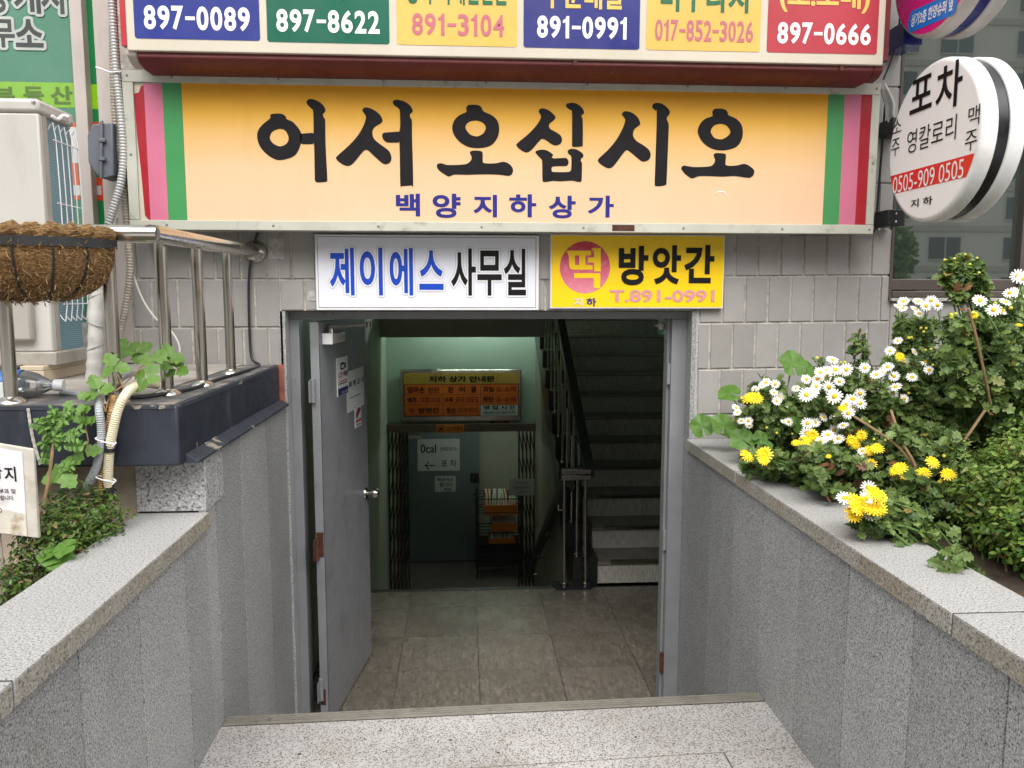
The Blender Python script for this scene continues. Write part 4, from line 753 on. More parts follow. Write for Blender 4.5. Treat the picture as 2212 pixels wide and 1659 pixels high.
# white office sign
f3 = FY(3.548); os_ = thing('office_sign', 'white office sign with blue and black lettering over the door', 'sign', (-.35, 3.56, 1.36))
B().slab(f3, *f3.rect(681.5, 507.5, 1164, 670), -.034, 0).obj('sign_panel', 'white_edge', os_, bevel=.002)
u0, u1, v0, v1 = f3.rect(686.5, 512, 1158, 665); sheet(f3, (u0, u1, v0, v1), .001, 'black', os_, 'border_line'); sheet(f3, (u0+.0022, u1-.0022, v0+.0022, v1-.0022), .0018, 'white_sign', os_, 'sign_face')
for s_, bx, mt in (('제', (172, 165, 385, 578), 'blue_letter'), ('이', (432, 165, 630, 578), 'blue_letter'), ('에', (690, 168, 892, 578), 'blue_letter'), ('스', (945, 188, 1155, 530), 'blue_letter'), ('사', (1220, 172, 1435, 580), 'black_print'), ('무', (1447, 190, 1658, 580), 'black_print'), ('실', (1675, 175, 1868, 578), 'black_print')):
    q = (669.3+bx[0]/4, 493.7+bx[1]/4, 669.3+bx[2]/4, 493.7+bx[3]/4)
    outlined(s_, f3, q, mt, os_, .026, .0075, .0011)
# yellow rice mill sign
f4 = FY(3.55); ys = thing('rice_mill_sign', 'yellow rice mill sign with pink disc over the door', 'sign', (.85, 3.56, 1.36))
B().slab(f4, *f4.rect(1189, 507, 1564, 666.5), -.03, 0).obj('sign_panel', 'white_edge', ys, bevel=.002); sheet(f4, f4.rect(1191.5, 509.5, 1562, 663.5), .0012, 'yellow_sign', ys, 'sign_face')
cu, cv = f4.hit(1263.6, 577.6); rr = f4.hit(1263.6+54, 577.6)[0]-cu; B().add([f4.p(cu+rr*math.cos(i*math.pi/32), cv+rr*math.sin(i*math.pi/32)*1.02, .0022) for i in range(64)], [tuple(range(64))]).obj('pink_disc', 'rice_pink', ys)
def y4(bx): return (1152.1+bx[0]*.19842, 493.7+bx[1]*.19842, 1152.1+bx[2]*.19842, 493.7+bx[3]*.19842)
for s_, bx, mt, bo in (('방', (928, 188, 1250, 618), 'black_print', .035), ('앗', (1295, 182, 1605, 608), 'black_print', .035), ('간', (1640, 178, 1968, 595), 'black_print', .035), ('T.891-0991', (830, 668, 1970, 802), 'pale_pink_print', .025), ('지', (440, 755, 535, 848), 'film_white', .03), ('하', (575, 755, 685, 846), 'navy_print', .03)):
    tpx(s_, f4, y4(bx), mt, ys, bo, .0034)
tt = B()
for P in ([(362, 240), (628, 240), (628, 292), (380, 292), (376, 266), (362, 262)], [(385, 292), (452, 292), (452, 398), (388, 398)], [(498, 292), (565, 292), (565, 398), (498, 398)], [(388, 398), (645, 398), (645, 448), (430, 448), (400, 435)], [(636, 212), (733, 212), (733, 466), (660, 466), (660, 372), (592, 368), (592, 318), (660, 314), (660, 244), (640, 240)], [(443, 487), (729, 487), (725, 648), (656, 648), (656, 538), (443, 540)]): tt.poly(f4, [f4.hit(1152.1+x*.19842, 493.7+y*.19842) for x, y in P][::-1], .0022, .0034)
tt.obj('lettering', 'yellow_sign', ys)

# round blade signs at the right
def drum(t, X, cy, cz, r, faces, mats):
    prof_f = [(0, 0), (r-.016, 0), (r-.006, .004), (r, .016), (r, .058), (r-.006, .064), (r-.03, .066)]
    B().lathe([(a, b) for a, b in prof_f], (X, cy, cz), (1, 0, 0), 72).obj('front_drum', mats[0], t, smooth=True)
    B().lathe([(r-.012, .062), (r-.012, .114)], (X, cy, cz), (1, 0, 0), 72).obj('middle_band', mats[1], t, smooth=True)
    B().lathe([(r-.03, .108), (r-.006, .110), (r, .118), (r, .16), (r-.008, .172), (r-.03, .176), (0, .176)], (X, cy, cz), (1, 0, 0), 72).obj('back_drum', mats[0], t, smooth=True)
XS = 1.86; rs_ = thing('round_sign', 'white round blade sign with red phone number band', 'sign', (1.95, 3.1, 1.72)); CYS, CZS, RS = 3.097, 2.032, .314
drum(rs_, XS, CYS, CZS, RS, None, ('drum_white', 'drum_black'))
fs_ = Fr((XS, CYS, CZS), (0, -1, 0), (0, 0, 1)); r0 = RS-.018; B().add([fs_.p(r0*math.cos(i*math.pi/40), r0*math.sin(i*math.pi/40), .0006) for i in range(80)], [tuple(range(80))]).obj('sign_face', 'round_white', rs_)
v0, v1 = fs_.hit(1952, 414)[1], fs_.hit(2010, 357)[1]
arc = [(math.sqrt(max(0, r0*r0-v*v)), v) for v in [v0+(v1-v0)*i/10 for i in range(11)]]; pl = arc+[(-a, b) for a, b in reversed(arc)]
B().add([fs_.p(a, b, .0015) for a, b in pl], [tuple(range(len(pl)))]).obj('red_band', 'red_band', rs_)
def y5(bx): return (1892.7+bx[0]*.2381, 98.7+bx[1]*.2381, 1892.7+bx[2]*.2381, 98.7+bx[3]*.2381)
def rpx(s_, bx, mt, bo):
    x0, y0, x1, y1 = y5(bx); a = fs_.hit(x0, (y0+y1)/2)[0]; b = fs_.hit(x1, (y0+y1)/2)[0]; c_ = fs_.hit((x0+x1)/2, y1)[1]; d_ = fs_.hit((x0+x1)/2, y0)[1]; sh = .014 if b < -.2 else 0; text(s_, fs_, (a+sh, b+sh, c_, d_), mt, rs_, bo, .003)
for s_, bx, mt, bo in (('포', (318, 285, 515, 590), 'black_print', .015), ('차', (552, 160, 785, 570), 'black_print', .015), ('영칼로리', (290, 700, 728, 915), 'black_print', -.002), ('소', (140, 675, 218, 795), 'black_print', -.002), ('주', (128, 850, 200, 1005), 'black_print', -.002), ('맥', (843, 545, 945, 720), 'black_print', -.002), ('주', (812, 770, 920, 950), 'black_print', -.002), ('0505-909 0505', (162, 1110, 795, 1270), 'white_print', .0), ('지 하', (320, 1380, 515, 1455), 'black_print', .02)): rpx(s_, bx, mt, bo)
for z0, w0 in ((2.17, .0), (1.77, .0)):
    o = B().box(1.895, 1.975, 3.45, 3.57, z0-.035, z0+.035).obj('bracket', 'black', rs_, bevel=.004)
    for dz in (-.018, .018): B().lathe([(0, .004), (.005, .003), (.006, 0)], (1.93, 3.448, z0+dz), (0, -1, 0), 8).obj('bolt', 'steel', o)
B().lathe([(0, .006), (.006, .005), (.008, 0)], (XS+.088, CYS-RS+.044, CZS+.03), (0, -1, 0), 8).obj('bolt', 'steel', rs_)
ps = thing('round_sign', 'magenta round blade sign with blue label, cut by the top edge', 'sign', (1.95, 3.15, 2.45)); CYP, CZP, RP = 3.13, 2.765, .315
drum(ps, XS, CYP, CZP, RP, None, ('drum_grey', 'drum_blue'))
fp = Fr((XS, CYP, CZP), (0, -1, 0), (0, 0, 1)); B().add([fp.p((RP-.017)*math.cos(i*math.pi/40), (RP-.017)*math.sin(i*math.pi/40), .001) for i in range(80)], [tuple(range(80))]).obj('sign_face', 'magenta', ps)
A_, B_ = Vector(fp.hit(1967, 48)), Vector(fp.hit(2064, 6)); dv = (B_-A_).normalized(); fq = Fr(fp.p(*((A_+B_)/2)), fp.u*dv.x+fp.v*dv.y, fp.v*dv.x-fp.u*dv.y); hl = (B_-A_).length/2-.01; hw = .042
pill = [(hl+hw*.6*math.cos(t), hw*math.sin(t)) for t in [(-90+15*i)*math.pi/180 for i in range(13)]]+[(-hl+hw*.6*math.cos(t), hw*math.sin(t)) for t in [(90+15*i)*math.pi/180 for i in range(13)]]
B().add([fq.p(a, b, .002) for a, b in pill], [tuple(range(len(pill)))]).obj('label_panel', 'sky_blue', ps); text('상가2층 한양슈퍼 옆', fq, (-hl, hl, -.024, .026), 'white_print', ps, .025, .0035)
q = fp.hit(1943, 2); B().add([fp.p(q[0]+.045+.075*math.cos(i*math.pi/24), q[1]+.06+.065*math.sin(i*math.pi/24), .002) for i in range(48)], [tuple(range(48))]).obj('yellow_patch', 'pale_yellow', ps)
B().box(1.90, 1.985, 3.41, 3.57, 2.50, 2.60).obj('bracket', 'drum_blue', ps, bevel=.004)
cb_ = thing('cable_bundle', 'bundle of grey cables tied behind the white round sign', 'cables', (1.9, 3.5, 2.1))
for i, mt in enumerate(('conduit', 'conduit', 'conduit_tan', 'cable_grey', 'conduit')): B().tube(catmull([(1.85+.006*i, 3.50, 2.36), (1.885+.004*i, 3.5-.008*i, 2.27), (1.895+.004*i, 3.49-.006*i, 2.2), (1.95+.012*i, 3.46, 2.13+.008*i), (2.02, 3.42, 2.08+.015*i)], 5), .0065, 6).obj('cable', mt, cb_, smooth=True)
tag(B().tube(catmull([(1.882, 3.50, 2.3), (1.905, 3.55, 2.12), (1.90, 3.555, 1.8), (1.895, 3.56, 1.72), (1.80, 3.565, 1.705), (1.5, 3.567, 1.70)], 6), .005, 6).obj('black_cable', 'black', smooth=True), 'thin black cable running down beside the welcome sign', 'cable')
tag(B().tube(catmull([onY(1947, 0, 3.5), onY(1940, 70, 3.5), onY(1925, 130, 3.5), onY(1908, 172, 3.5)], 5), .004, 6).obj('black_cable', 'black', smooth=True), 'thin black cable sagging between the two round signs', 'cable')

# ================================================================== left side: shop window, ledge, AC, railing
lw = thing('shop_window', 'green filmed real estate shop window behind the outdoor unit', 'window', (-1.9, 3.6, 1.3)); f6 = FY(3.602)
uA = f6.hit(170, 250)[0]; uB = f6.hit(196, 250)[0]; uC = f6.hit(218, 250)[0]; uD = f6.hit(252, 250)[0]
B().slab(f6, -4.4, uA, 1.3, 3.3, -.03, 0).obj('window_pane', 'win_green', lw); B().slab(f6, uB, uC, 1.12, 3.3, -.06, -.02).obj('green_board', 'strip_green', lw)
B().slab(f6, uA, uB, 1.12, 3.3, -.06, .03).obj('frame_post', 'alu_grey', lw, bevel=.003); B().slab(f6, uC, uD+.03, 1.12, 3.3, -.06, .024).obj('frame_post', 'alu_grey', lw, bevel=.003)
v0, v1 = f6.hit(100, 232)[1], f6.hit(100, 178)[1]; sheet(f6, (-4.4, uA, v0, v1), .001, 'lime', lw, 'lime_band'); sheet(f6, (uB, uC, v0, v1), -.019, 'lime2', lw, 'lime_band')
for s_, bx in (('개', (30, -48, 88, 30)), ('사', (89, -48, 148, 31)), ('공', (-35, -50, 18, 29)), ('무', (-19, 42, 33, 103)), ('소', (34, 42, 94, 103))):
    vs_ = M['white_edge']; M['white_edge'] = M['grey_line'] = M['film_line']; outlined(s_, f6, bx, 'film_grey', lw, .03, .011, .001); M['white_edge'] = vs_; M['grey_line'] = bpy.data.materials['grey_print']
for s_, bx in (('부', (-12, 187, 32, 222)), ('동', (51, 187, 95, 224)), ('산', (109, 186, 157, 225))): tpx(s_, f6, bx, 'film_olive', lw, .03, .0025)
for (x0, y0, x1, y1), mt in (((110, 263, 168, 431), 'film_red'), ((112, 275, 154, 355), 'film_white'), ((152, 275, 168, 352), 'film_white'), ((120, 400, 176, 422), 'film_white')): sheet(f6, f6.rect(x0, y0, x1, y1), .0012 if mt == 'film_red' else .002, mt, lw, 'film_patch')
for (x0, y0, x1, y1), mt in (((196, 262, 224, 300), 'film_red2'), ((204, 382, 226, 432), 'film_red2'), ((204, 400, 215, 420), 'film_white')): u0, u1, a, b = f6.rect(x0, y0, x1, y1); sheet(f6, (uB, min(u1, uC), a, b), -.0185 if mt != 'film_white' else -.018, mt, lw, 'film_patch')
B().slab(f6, uD+.03, uD+.06, 1.12, 3.3, -.06, -.01).obj('frame_post', 'win_frame', lw)

ld = thing('concrete_ledge', 'navy painted concrete ledge carrying the steel railing', 'ledge', (-1.8, 2.9, .93))
ZL = 1.107; B().box(-3.2, -.83, 2.30, 3.56, .927, ZL).obj('ledge_slab', 'navy', ld, bevel=.008); B().box(-3.2, -.84, 2.312, 3.575, ZL+.0005, ZL+.003).obj('ledge_top', 'navy_top', ld); B().box(-3.2, -.99, 2.52, 3.57, ZL+.0035, ZL+.008).obj('ledge_floor', 'concrete', ld)
B().tube(catmull([onY(x, y, 2.298) for x, y in ((61, 882), (64, 905), (68, 930), (74, 958), (82, 985), (88, 1003))], 4), [.004, .005, .004, .005]*5+[.005], 6).obj('mortar_seam', 'mortar', ld)
B().tube([onX(492, 935, -.829), onX(494, 965, -.829), onX(495, 992, -.829)], [.002, .003, .004], 5).obj('paint_drip', 'mortar', ld); B().tube([onX(425, 955, -.829), onX(427, 985, -.829)], [.001, .002], 5).obj('paint_drip', 'navy_top', ld)
B().box(-.8345, -.8275, 2.33, 3.5, ZL-.012, ZL+.001).obj('chipped_edge', 'navy_chip', ld); B().box(-3.2, -.84, 2.2975, 2.306, ZL-.010, ZL+.001).obj('chipped_edge', 'navy_chip', ld)
for i in range(4):
    ya = 2.34+.305*i; B().hexa([(-.829, ya+.002, .9265), (-.79, ya+.002, .9265), (-.79, ya+.302, .9265), (-.829, ya+.302, .9265)], [(-.829, ya+.002, .955), (-.79, ya+.002, .934), (-.79, ya+.302, .934), (-.829, ya+.302, .955)]).obj('ledge_tile', 'navy_chip' if i in (0, 2) else 'navy', ld, bevel=.001)
B().box(-1.5, -1.02, 2.46, 2.60, .55, .924).obj('plaster_wall', 'plaster', ld); B().box(-3.2, -1.5, 2.60, 2.75, .4, .924).obj('rear_wall', 'concrete', ld)

ri = thing('railing', 'stainless steel pipe railing on the navy ledge', 'railing', (-1.3, 2.4, ZL)); ZR = 1.600; pc = Vector((-.895, 2.36, ZR))
c1, c2 = Vector((-2.6, 2.36, ZR)), Vector((-.922, 3.565, ZR+.012))
B().cyl(c1, pc+Vector((.014, 0, 0)), .0262, n=24).obj('front_rail', 'steel', ri, smooth=True); B().cyl(pc-Vector((-.0, .018, 0)), c2, .0258, n=24).obj('side_rail', 'steel', ri, smooth=True)
B().lathe([(.026, .03), (.034, .022), (.05, .008), (.052, 0)], c2+Vector((0, .012, 0)), (0, -1, 0), 24).obj('wall_flange', 'steel', ri, smooth=True)
for x0, y0 in ((-1.325, 2.36), (-1.027, 2.36), (-.94, 2.53), (-.91, 2.77), (-.93, 3.18)):
    o = B().cyl((x0, y0, ZL), (x0, y0, ZR-.01), .019, n=18).obj('post', 'steel_brushed', ri, smooth=True); B().lathe([(.019, .02), (.024, .018), (.040, .008), (.042, .002)], (x0, y0, ZL+.002), (0, 0, 1), 20).obj('post_flange', 'steel', o, smooth=True)
B().tube([Vector((-1.165, 2.36, ZR))+Vector((0, .0285*math.cos(t), .0285*math.sin(t))) for t in [i*math.pi/10 for i in range(21)]], .004, 6).obj('tie_band', 'black', ri)

# hanging coir basket
cB = onY(74, 522, 2.32); RBx, RBz = .215, .150; bk = thing('hanging_basket', 'half round coir lined basket hung on the railing', 'basket', (cB.x, 2.3, cB.z-RBz))
b = B(); nu, nv = 36, 14
def bp(i, j, k=1.): a = math.pi*i/nu; ph = (j/nv)*math.pi/2*.97; r_ = (math.cos(ph)**.55)*k*(1+.02*math.sin(9*a)); return Vector((cB.x-RBx*math.cos(a)*r_, 2.335-.20*math.sin(a)*r_, cB.z-.012-RBz*math.sin(ph)*k))
vs = [bp(i, j) for j in range(nv+1) for i in range(nu+1)]
b.add(vs, [(j*(nu+1)+i, j*(nu+1)+i+1, (j+1)*(nu+1)+i+1, (j+1)*(nu+1)+i) for j in range(nv) for i in range(nu)]); b.add([vs[i] for i in range(nu+1)]+[Vector((cB.x, 2.335, cB.z-.03))], [(i, i+1, nu+1) for i in range(nu)])
b.obj('coir_liner', 'coir', bk, smooth=True)
b = B(); b.tube([bp(i, 0, .93)+Vector((0, 0, .03+.008*math.sin(i*2.3))) for i in range(nu+1)], .022, 8); b.obj('coir_rim', 'coir', bk, smooth=True)
B().add([p_ for i in range(nu+1) for p_ in (bp(i, 0, 1.03)+Vector((0, 0, -.008)), bp(i, 0, 1.03)+Vector((0, 0, .017)))], [(2*i, 2*i+2, 2*i+3, 2*i+1) for i in range(nu)]).obj('rim_band', 'black', bk, smooth=True)
for i in (5, 10, 15, 20, 25, 30): B().tube([bp(i, j, 1.015) for j in range(nv+1)], .0032, 5).obj('wire', 'black', bk)
b = B()
for _ in range(3200):
    i, j = random.uniform(1, nu-1), random.uniform(0, nv) ; p0 = bp(i, j, 1.01); d_ = Vector((random.gauss(0, 1), random.gauss(0, .5), random.gauss(0, .55))).normalized()*random.uniform(.010, .028); o_ = Vector((0, -.004, -.003 if j > 11 else 0))*random.random()
    q = Vector((0, 0, .00042)); b.add([p0-q, p0+d_*.5+o_*2+q, p0+d_+o_*random.uniform(-1, 3)], [(0, 1, 2)])
for _ in range(420):
    i = random.uniform(1, nu-1); p0 = bp(i, 0, .95)+Vector((0, -.01, random.uniform(.015, .055))); d_ = Vector((random.gauss(0, 1), random.gauss(0, .5), random.gauss(.1, .35))).normalized()*random.uniform(.012, .04); q = Vector((0, 0, .0006)); b.add([p0-q, p0+d_*.5+q, p0+d_], [(0, 1, 2)])
b.obj('coir_fibres', 'coir_fibre', bk, kind='stuff')

# outdoor air conditioner
ac = thing('outdoor_unit', 'white outdoor air conditioner unit with blue condenser side', 'air conditioner', (-1.8, 3.05, ZL))
AX, AY0, AY1, AZ0, AZ1 = -1.47, 2.90, 3.15, 1.20, 2.10
B().box(-2.35, AX, AY0, AY0+.03, AZ0+.02, AZ1-.05).obj('front_panel', 'ac_white', ac, bevel=.006); B().box(-2.36, AX+.006, AY0-.006, AY1, AZ1-.05, AZ1).obj('top_cover', 'ac_white', ac, bevel=.014)
B().box(-2.35, AX-.012, AY0+.031, AY1-.005, AZ0+.02, AZ1-.051).obj('condenser', 'fins', ac); B().box(AX-.015, AX, AY0+.03, AY0+.055, AZ0+.02, AZ1-.05).obj('corner_post', 'ac_lower', ac)
B().box(-2.36, AX+.01, AY0-.004, AY1, AZ0-.03, AZ0+.02).obj('base_tray', 'ac_lower', ac, bevel=.005)
B().poly(FY(AY0), [(-2.3, AZ0+.08), (AX-.10, AZ0+.08), (AX-.10, AZ0+.30), (AX-.16, AZ0+.38), (AX-.19, AZ0+.55), (AX-.20, AZ1-.14), (-2.3, AZ1-.14)], 0, .012).obj('front_grille', 'ac_white', ac, bevel=.005)
B().box(AX-.20, AX-.055, AY0-.03, AY0-.001, AZ0+.06, AZ0+.42).obj('valve_cover', 'ac_lower', ac, bevel=.01)
gw = [B().tube(catmull([(AX-.004, y0, AZ1-.09), (AX+.02, y0, AZ1-.12), (AX+.022, y0, AZ0+.18), (AX-.004, y0, AZ0+.15)], 3), .0022, 5).obj('guard_wire', 'white_edge', ac) for y0 in [AY0+.07+.04*i for i in range(5)]]
for z0 in (AZ1-.13, 1.75, 1.52, AZ0+.19): B().tube([(AX+.022, AY0+.05, z0), (AX+.022, AY1-.02, z0)], .0022, 5).obj('guard_wire', 'white_edge', ac)
B().tube(catmull([onY(112, 250, 2.93), onY(124, 258, 2.95), onY(135, 250, 3.0), onY(146, 252, 3.0), onY(147, 266, 3.02)], 4), .006, 6).obj('hook', 'white_edge', ac, smooth=True)
B().lathe([(0, .004), (.006, .003), (.008, 0)], onY(72, 220, AY0-.007), (0, -1, 0), 8).obj('screw', 'steel', ac)
for x0, nm in ((-1.60, 'beige plastic foot block under the outdoor unit, nearest the wrapped pipe'), (-2.15, 'beige plastic foot block under the outdoor unit, behind the bottle')):
    t = thing('foot_block', nm, 'block', (x0, 3.05, ZL)); B().box(x0-.05, x0+.11, 2.86, 3.25, ZL+.008, 1.155).obj('block_base', 'beige', t, bevel=.004); B().box(x0+.03, x0+.11, 2.86, 3.25, 1.155, 1.172).obj('block_top', 'beige', t, bevel=.003)

# conduits, pipes, boxes and cables
def cond(name, label, path, r, mat, pitch=.009, depth=.14): return tag(corrugated(path, r, pitch, depth).obj(name, mat, smooth=True), label, 'conduit')
cond('flexible_conduit', 'grey ribbed conduit running down left of the signs', [onY(x, y, 3.42) for x, y in ((242, -20), (246, 60), (252, 150), (260, 230), (266, 300), (267, 350), (260, 400), (247, 445), (232, 492), (222, 540))], .0175, 'conduit', .0125)
cond('flexible_conduit', 'tan ribbed conduit behind the grey one, down to the ledge', [onY(x, y, 3.47) for x, y in ((244, 60), (246, 180), (252, 280), (262, 350), (268, 410), (274, 470), (279, 530), (281, 590), (272, 660), (260, 715), (252, 770), (236, 800))], .0165, 'conduit_tan', .0125)
pw = thing('wrapped_pipe', 'tape wrapped white pipe standing behind the railing', 'pipe', (-1.36, 2.95, ZL)); pp_ = catmull([onY(x, y, 2.95) for x, y in ((222, 540), (214, 600), (208, 660), (207, 720), (205, 765), (203, 800), (200, 838))], 5)
B().tube(pp_, [.0265+.0015*math.sin(i*1.7) for i in range(len(pp_))], 14).obj('pipe_wrap', 'wrap', pw, smooth=True)
for x, y, s_ in ((209, 640, 1), (207, 700, -1), (206, 752, 1)): c_ = onY(x, y, 2.95); B().tube([c_+Vector((.0285*math.cos(t), .0285*math.sin(t), .012*s_*math.cos(t))) for t in [i*math.pi/8 for i in range(17)]], .0015, 4).obj('tie_wire', 'cable_grey', pw)
tag(B().tube(catmull([onY(x, y, 3.5) for x, y in ((272, 470), (274, 540), (290, 600), (310, 650), (338, 690), (365, 710), (385, 740), (388, 765), (382, 790))], 5), .0042, 6).obj('white_cable', 'cable_white', smooth=True), 'loose white cable looping down the tiled wall', 'cable')
tag(B().tube(catmull([onY(x, y, 3.5) for x, y in ((252, 470), (248, 560), (240, 640), (238, 700))], 5), .006, 6).obj('grey_cable', 'conduit', smooth=True), 'straight grey cable behind the railing post', 'cable')
tag(B().tube(catmull([onY(557, 503, 3.56), onY(545, 540, 3.565), onY(538, 600, 3.565), onY(538, 680, 3.565), onY(543, 770, 3.56), Vector((-.90, 3.50, ZL+.008)), Vector((-.885, 3.2, ZL+.01)), Vector((-.90, 2.9, ZL+.01)), Vector((-.90, 2.6, ZL+.01)), Vector((-.98, 2.42, ZL+.01)), Vector((-1.1, 2.40, ZL+.012))], 6), .006, 7).obj('black_cable', 'black', smooth=True), 'black cable dropping from the sign and trailing along the ledge', 'cable')
f7 = FY(3.42); bx_ = thing('junction_box', 'dark grey plastic junction box beside the conduits', 'box', f7.p(*f7.hit(218, 386)))
q = [f7.hit(x, y) for x, y in ((188, 292), (199, 268), (243, 264), (246, 380), (224, 387), (206, 376), (190, 350))]; B().poly(f7, q[::-1], -.09, 0).obj('box_body', 'box_grey', bx_, bevel=.006)
B().poly(f7, [f7.hit(x, y) for x, y in ((223, 388), (217, 386), (217, 264), (224, 260))], 0, .012).obj('box_rib', 'box_grey', bx_, bevel=.003)
for y in (300, 340): B().slab(f7, *f7.rect(216, y, 230, y+8), .0, .016).obj('latch', 'box_grey', bx_, bevel=.002)
def c8(x, y): return (x*.3308, 740.6+y*.3308)
def p8(x, y, Y): return onY(*c8(x, y), Y)
cond('flexible_conduit', 'cream ribbed conduit bending over the ledge edge', [p8(1030, 275, 2.50), p8(960, 268, 2.46), p8(880, 285, 2.36), p8(815, 345, 2.27), p8(770, 440, 2.25), p8(740, 560, 2.25), p8(718, 680, 2.26), p8(707, 820, 2.28), p8(707, 960, 2.30), p8(716, 1095, 2.32)], .0135, 'conduit_cream', .0062, .12)
cond('flexible_conduit', 'pale grey ribbed conduit hanging left of the cream one', [p8(690, 300, 2.42), p8(655, 340, 2.30), p8(648, 440, 2.26), p8(662, 560, 2.26), p8(660, 680, 2.26), p8(640, 780, 2.27), p8(605, 870, 2.28), p8(560, 960, 2.30)], .0125, 'conduit_pale', .0062, .12)
cond('flexible_conduit', 'orange brown ribbed conduit between the grey and cream ones', [p8(745, 345, 2.36), p8(735, 420, 2.285), p8(720, 500, 2.28), p8(708, 600, 2.285), p8(690, 760, 2.29), p8(665, 900, 2.30), p8(660, 1040, 2.31)], .0115, 'conduit_orange', .0075, .2)
tag(B().tube(catmull([p8(400, 325, 2.52), p8(500, 335, 2.50), p8(600, 340, 2.47), p8(690, 300, 2.45), p8(850, 200, 2.62), p8(900, 215, 2.75)], 5), .010, 8).obj('grey_pipe', 'conduit_pale', smooth=True), 'smooth grey pipe lying on the ledge behind the bottle cap', 'pipe')
for c_, r_, mt, h_ in ((p8(714, 672, 2.262), .0150, 'black', .018), (p8(706, 960, 2.30), .0155, 'black', .030)): tag(B().cyl(c_-Vector((0, 0, h_)), c_+Vector((.002, 0, h_)), r_, n=14).obj('tape_wrap', mt, smooth=True), ('lower' if h_ > .02 else 'upper')+' black tape wrapped round the cream conduit', 'tape')
for (x, y, Y_), nm in (((690, 630, 2.245), 'upper'), ((690, 878, 2.275), 'lower')):
    c_ = p8(x, y, Y_); tag(B().tube([c_+Vector((.027*math.cos(t), .017*math.sin(t), -.008*math.cos(t)-.004)) for t in [i*math.pi/10 for i in range(21)]]+[c_+Vector((.03, -.03, -.014))], .0022, 5).obj('cable_tie', 'white_edge'), f'{nm} white cable tie binding the ribbed conduits', 'cable tie')
q = [onY(x, y, 3.40) for x, y in ((207, 145), (222, 150), (240, 156), (262, 154))]; tag(B().tube(catmull(q, 4), .003, 5).obj('cable_tie', 'white_edge'), 'white cable tie on the grey conduit with a long tail', 'cable tie')

# plastic bottle
bo = thing('plastic_bottle', 'clear plastic water bottle lying on the ledge', 'bottle', (-1.33, 2.47, ZL)); b0 = Vector((-1.49, 2.44, ZL+.050)); b1 = Vector((-1.232, 2.465, ZL+.042)); ax = (b1-b0).normalized(); Lb = (b1-b0).length
prof = [(.0, .0), (.03, .002), (.042, .012)]+[(.044-.0025*(i % 2), .02+.0095*i) for i in range(14)]+[(.043, .165), (.036, .19), (.022, .215), (.015, .228), (.0145, .246)]
B().lathe(prof, b0, ax, 24).obj('bottle_body', 'pet', bo, smooth=True); B().lathe([(.0175, .238), (.018, .24), (.018, .262), (.016, .265), (0, .266)], b0, ax, 20).obj('bottle_cap', 'cap', bo, smooth=True)
B().lathe([(.0452, .095), (.0458, .10), (.0458, .145), (.0452, .15)], b0, ax, 28).obj('bottle_label', 'label_blue', bo, smooth=True); B().poly(Fr(b0+Vector((.125, -.045, -.01)), (1, .1, -.05), (0, .1, 1)), [(-.022, -.035), (.024, -.035), (.018, .022), (-.018, .018)], 0, .0012).obj('label_flap', 'label_white', bo)

# weathered notice board
f9 = Fr(onY(85, 1165, 2.0), (1, .04, -.035), (-.03, 0, 1)); nb = thing('notice_board', 'peeling white warning board leaning in the planter', 'sign', (-1.2, 2.0, .6))
h9 = lambda x, y: f9.hit(x, y)
q = [h9(-60, 1152), h9(60, 1160), h9(62, 976), h9(-60, 962)]; B().poly(f9, [h9(-62, 1155), h9(84, 1163), h9(85, 970), h9(-62, 954)], -.012, 0).obj('board_panel', 'board_rim', nb, bevel=.002); B().add([f9.p(a, b_, .0015) for a, b_ in q], [(0, 1, 2, 3)]).obj('printed_sheet', 'board', nb)
q = [h9(-60, 1151), h9(60, 1159), h9(60.5, 1112), h9(20, 1104), h9(-10, 1110), h9(-60, 1100)]; B().add([f9.p(a, b_, .0022) for a, b_ in q], [tuple(range(6))]).obj('stained_patch', 'board_stain', nb)
def c9(bx): return (bx[0]*.1389, 949+bx[1]*.1389, bx[2]*.1389, 949+bx[3]*.1389)
for s_, bx, bo_ in (('금', (-90, 415, 110, 640), .02), ('지', (150, 435, 330, 670), .02), ('비 부과 및', (-60, 790, 305, 865), .01), ('해드립니다.', (-80, 895, 275, 970), .01), ('소〉', (-60, 1090, 80, 1175), .01)): tpx(s_, f9, c9(bx), 'black_print', nb, bo_, .003)
B().cyl(f9.p(-.12, -.35, -.03), f9.p(-.12, .1, -.03), .012, n=8).obj('board_stake', 'board_frame', nb)

# ================================================================== planters and plants
def soil(x0, x1, y0, y1, z, nm):
    n = 24; b = B(); P = []
    for j in range(n+1):
        for i in range(n+1): P.append((x0+(x1-x0)*i/n, y0+(y1-y0)*j/n, z+random.uniform(-.012, .012)))
    b.add(P, [(j*(n+1)+i, j*(n+1)+i+1, (j+1)*(n+1)+i+1, (j+1)*(n+1)+i) for j in range(n) for i in range(n)]); return tag(b.obj(nm, 'soil'), kind='structure')
soil(-3.2, -1.02, .6, 2.60, .58, 'ground_planter_bed'); soil(1.262, 3.6, .6, 3.575, .69, 'ground_planter_bed')

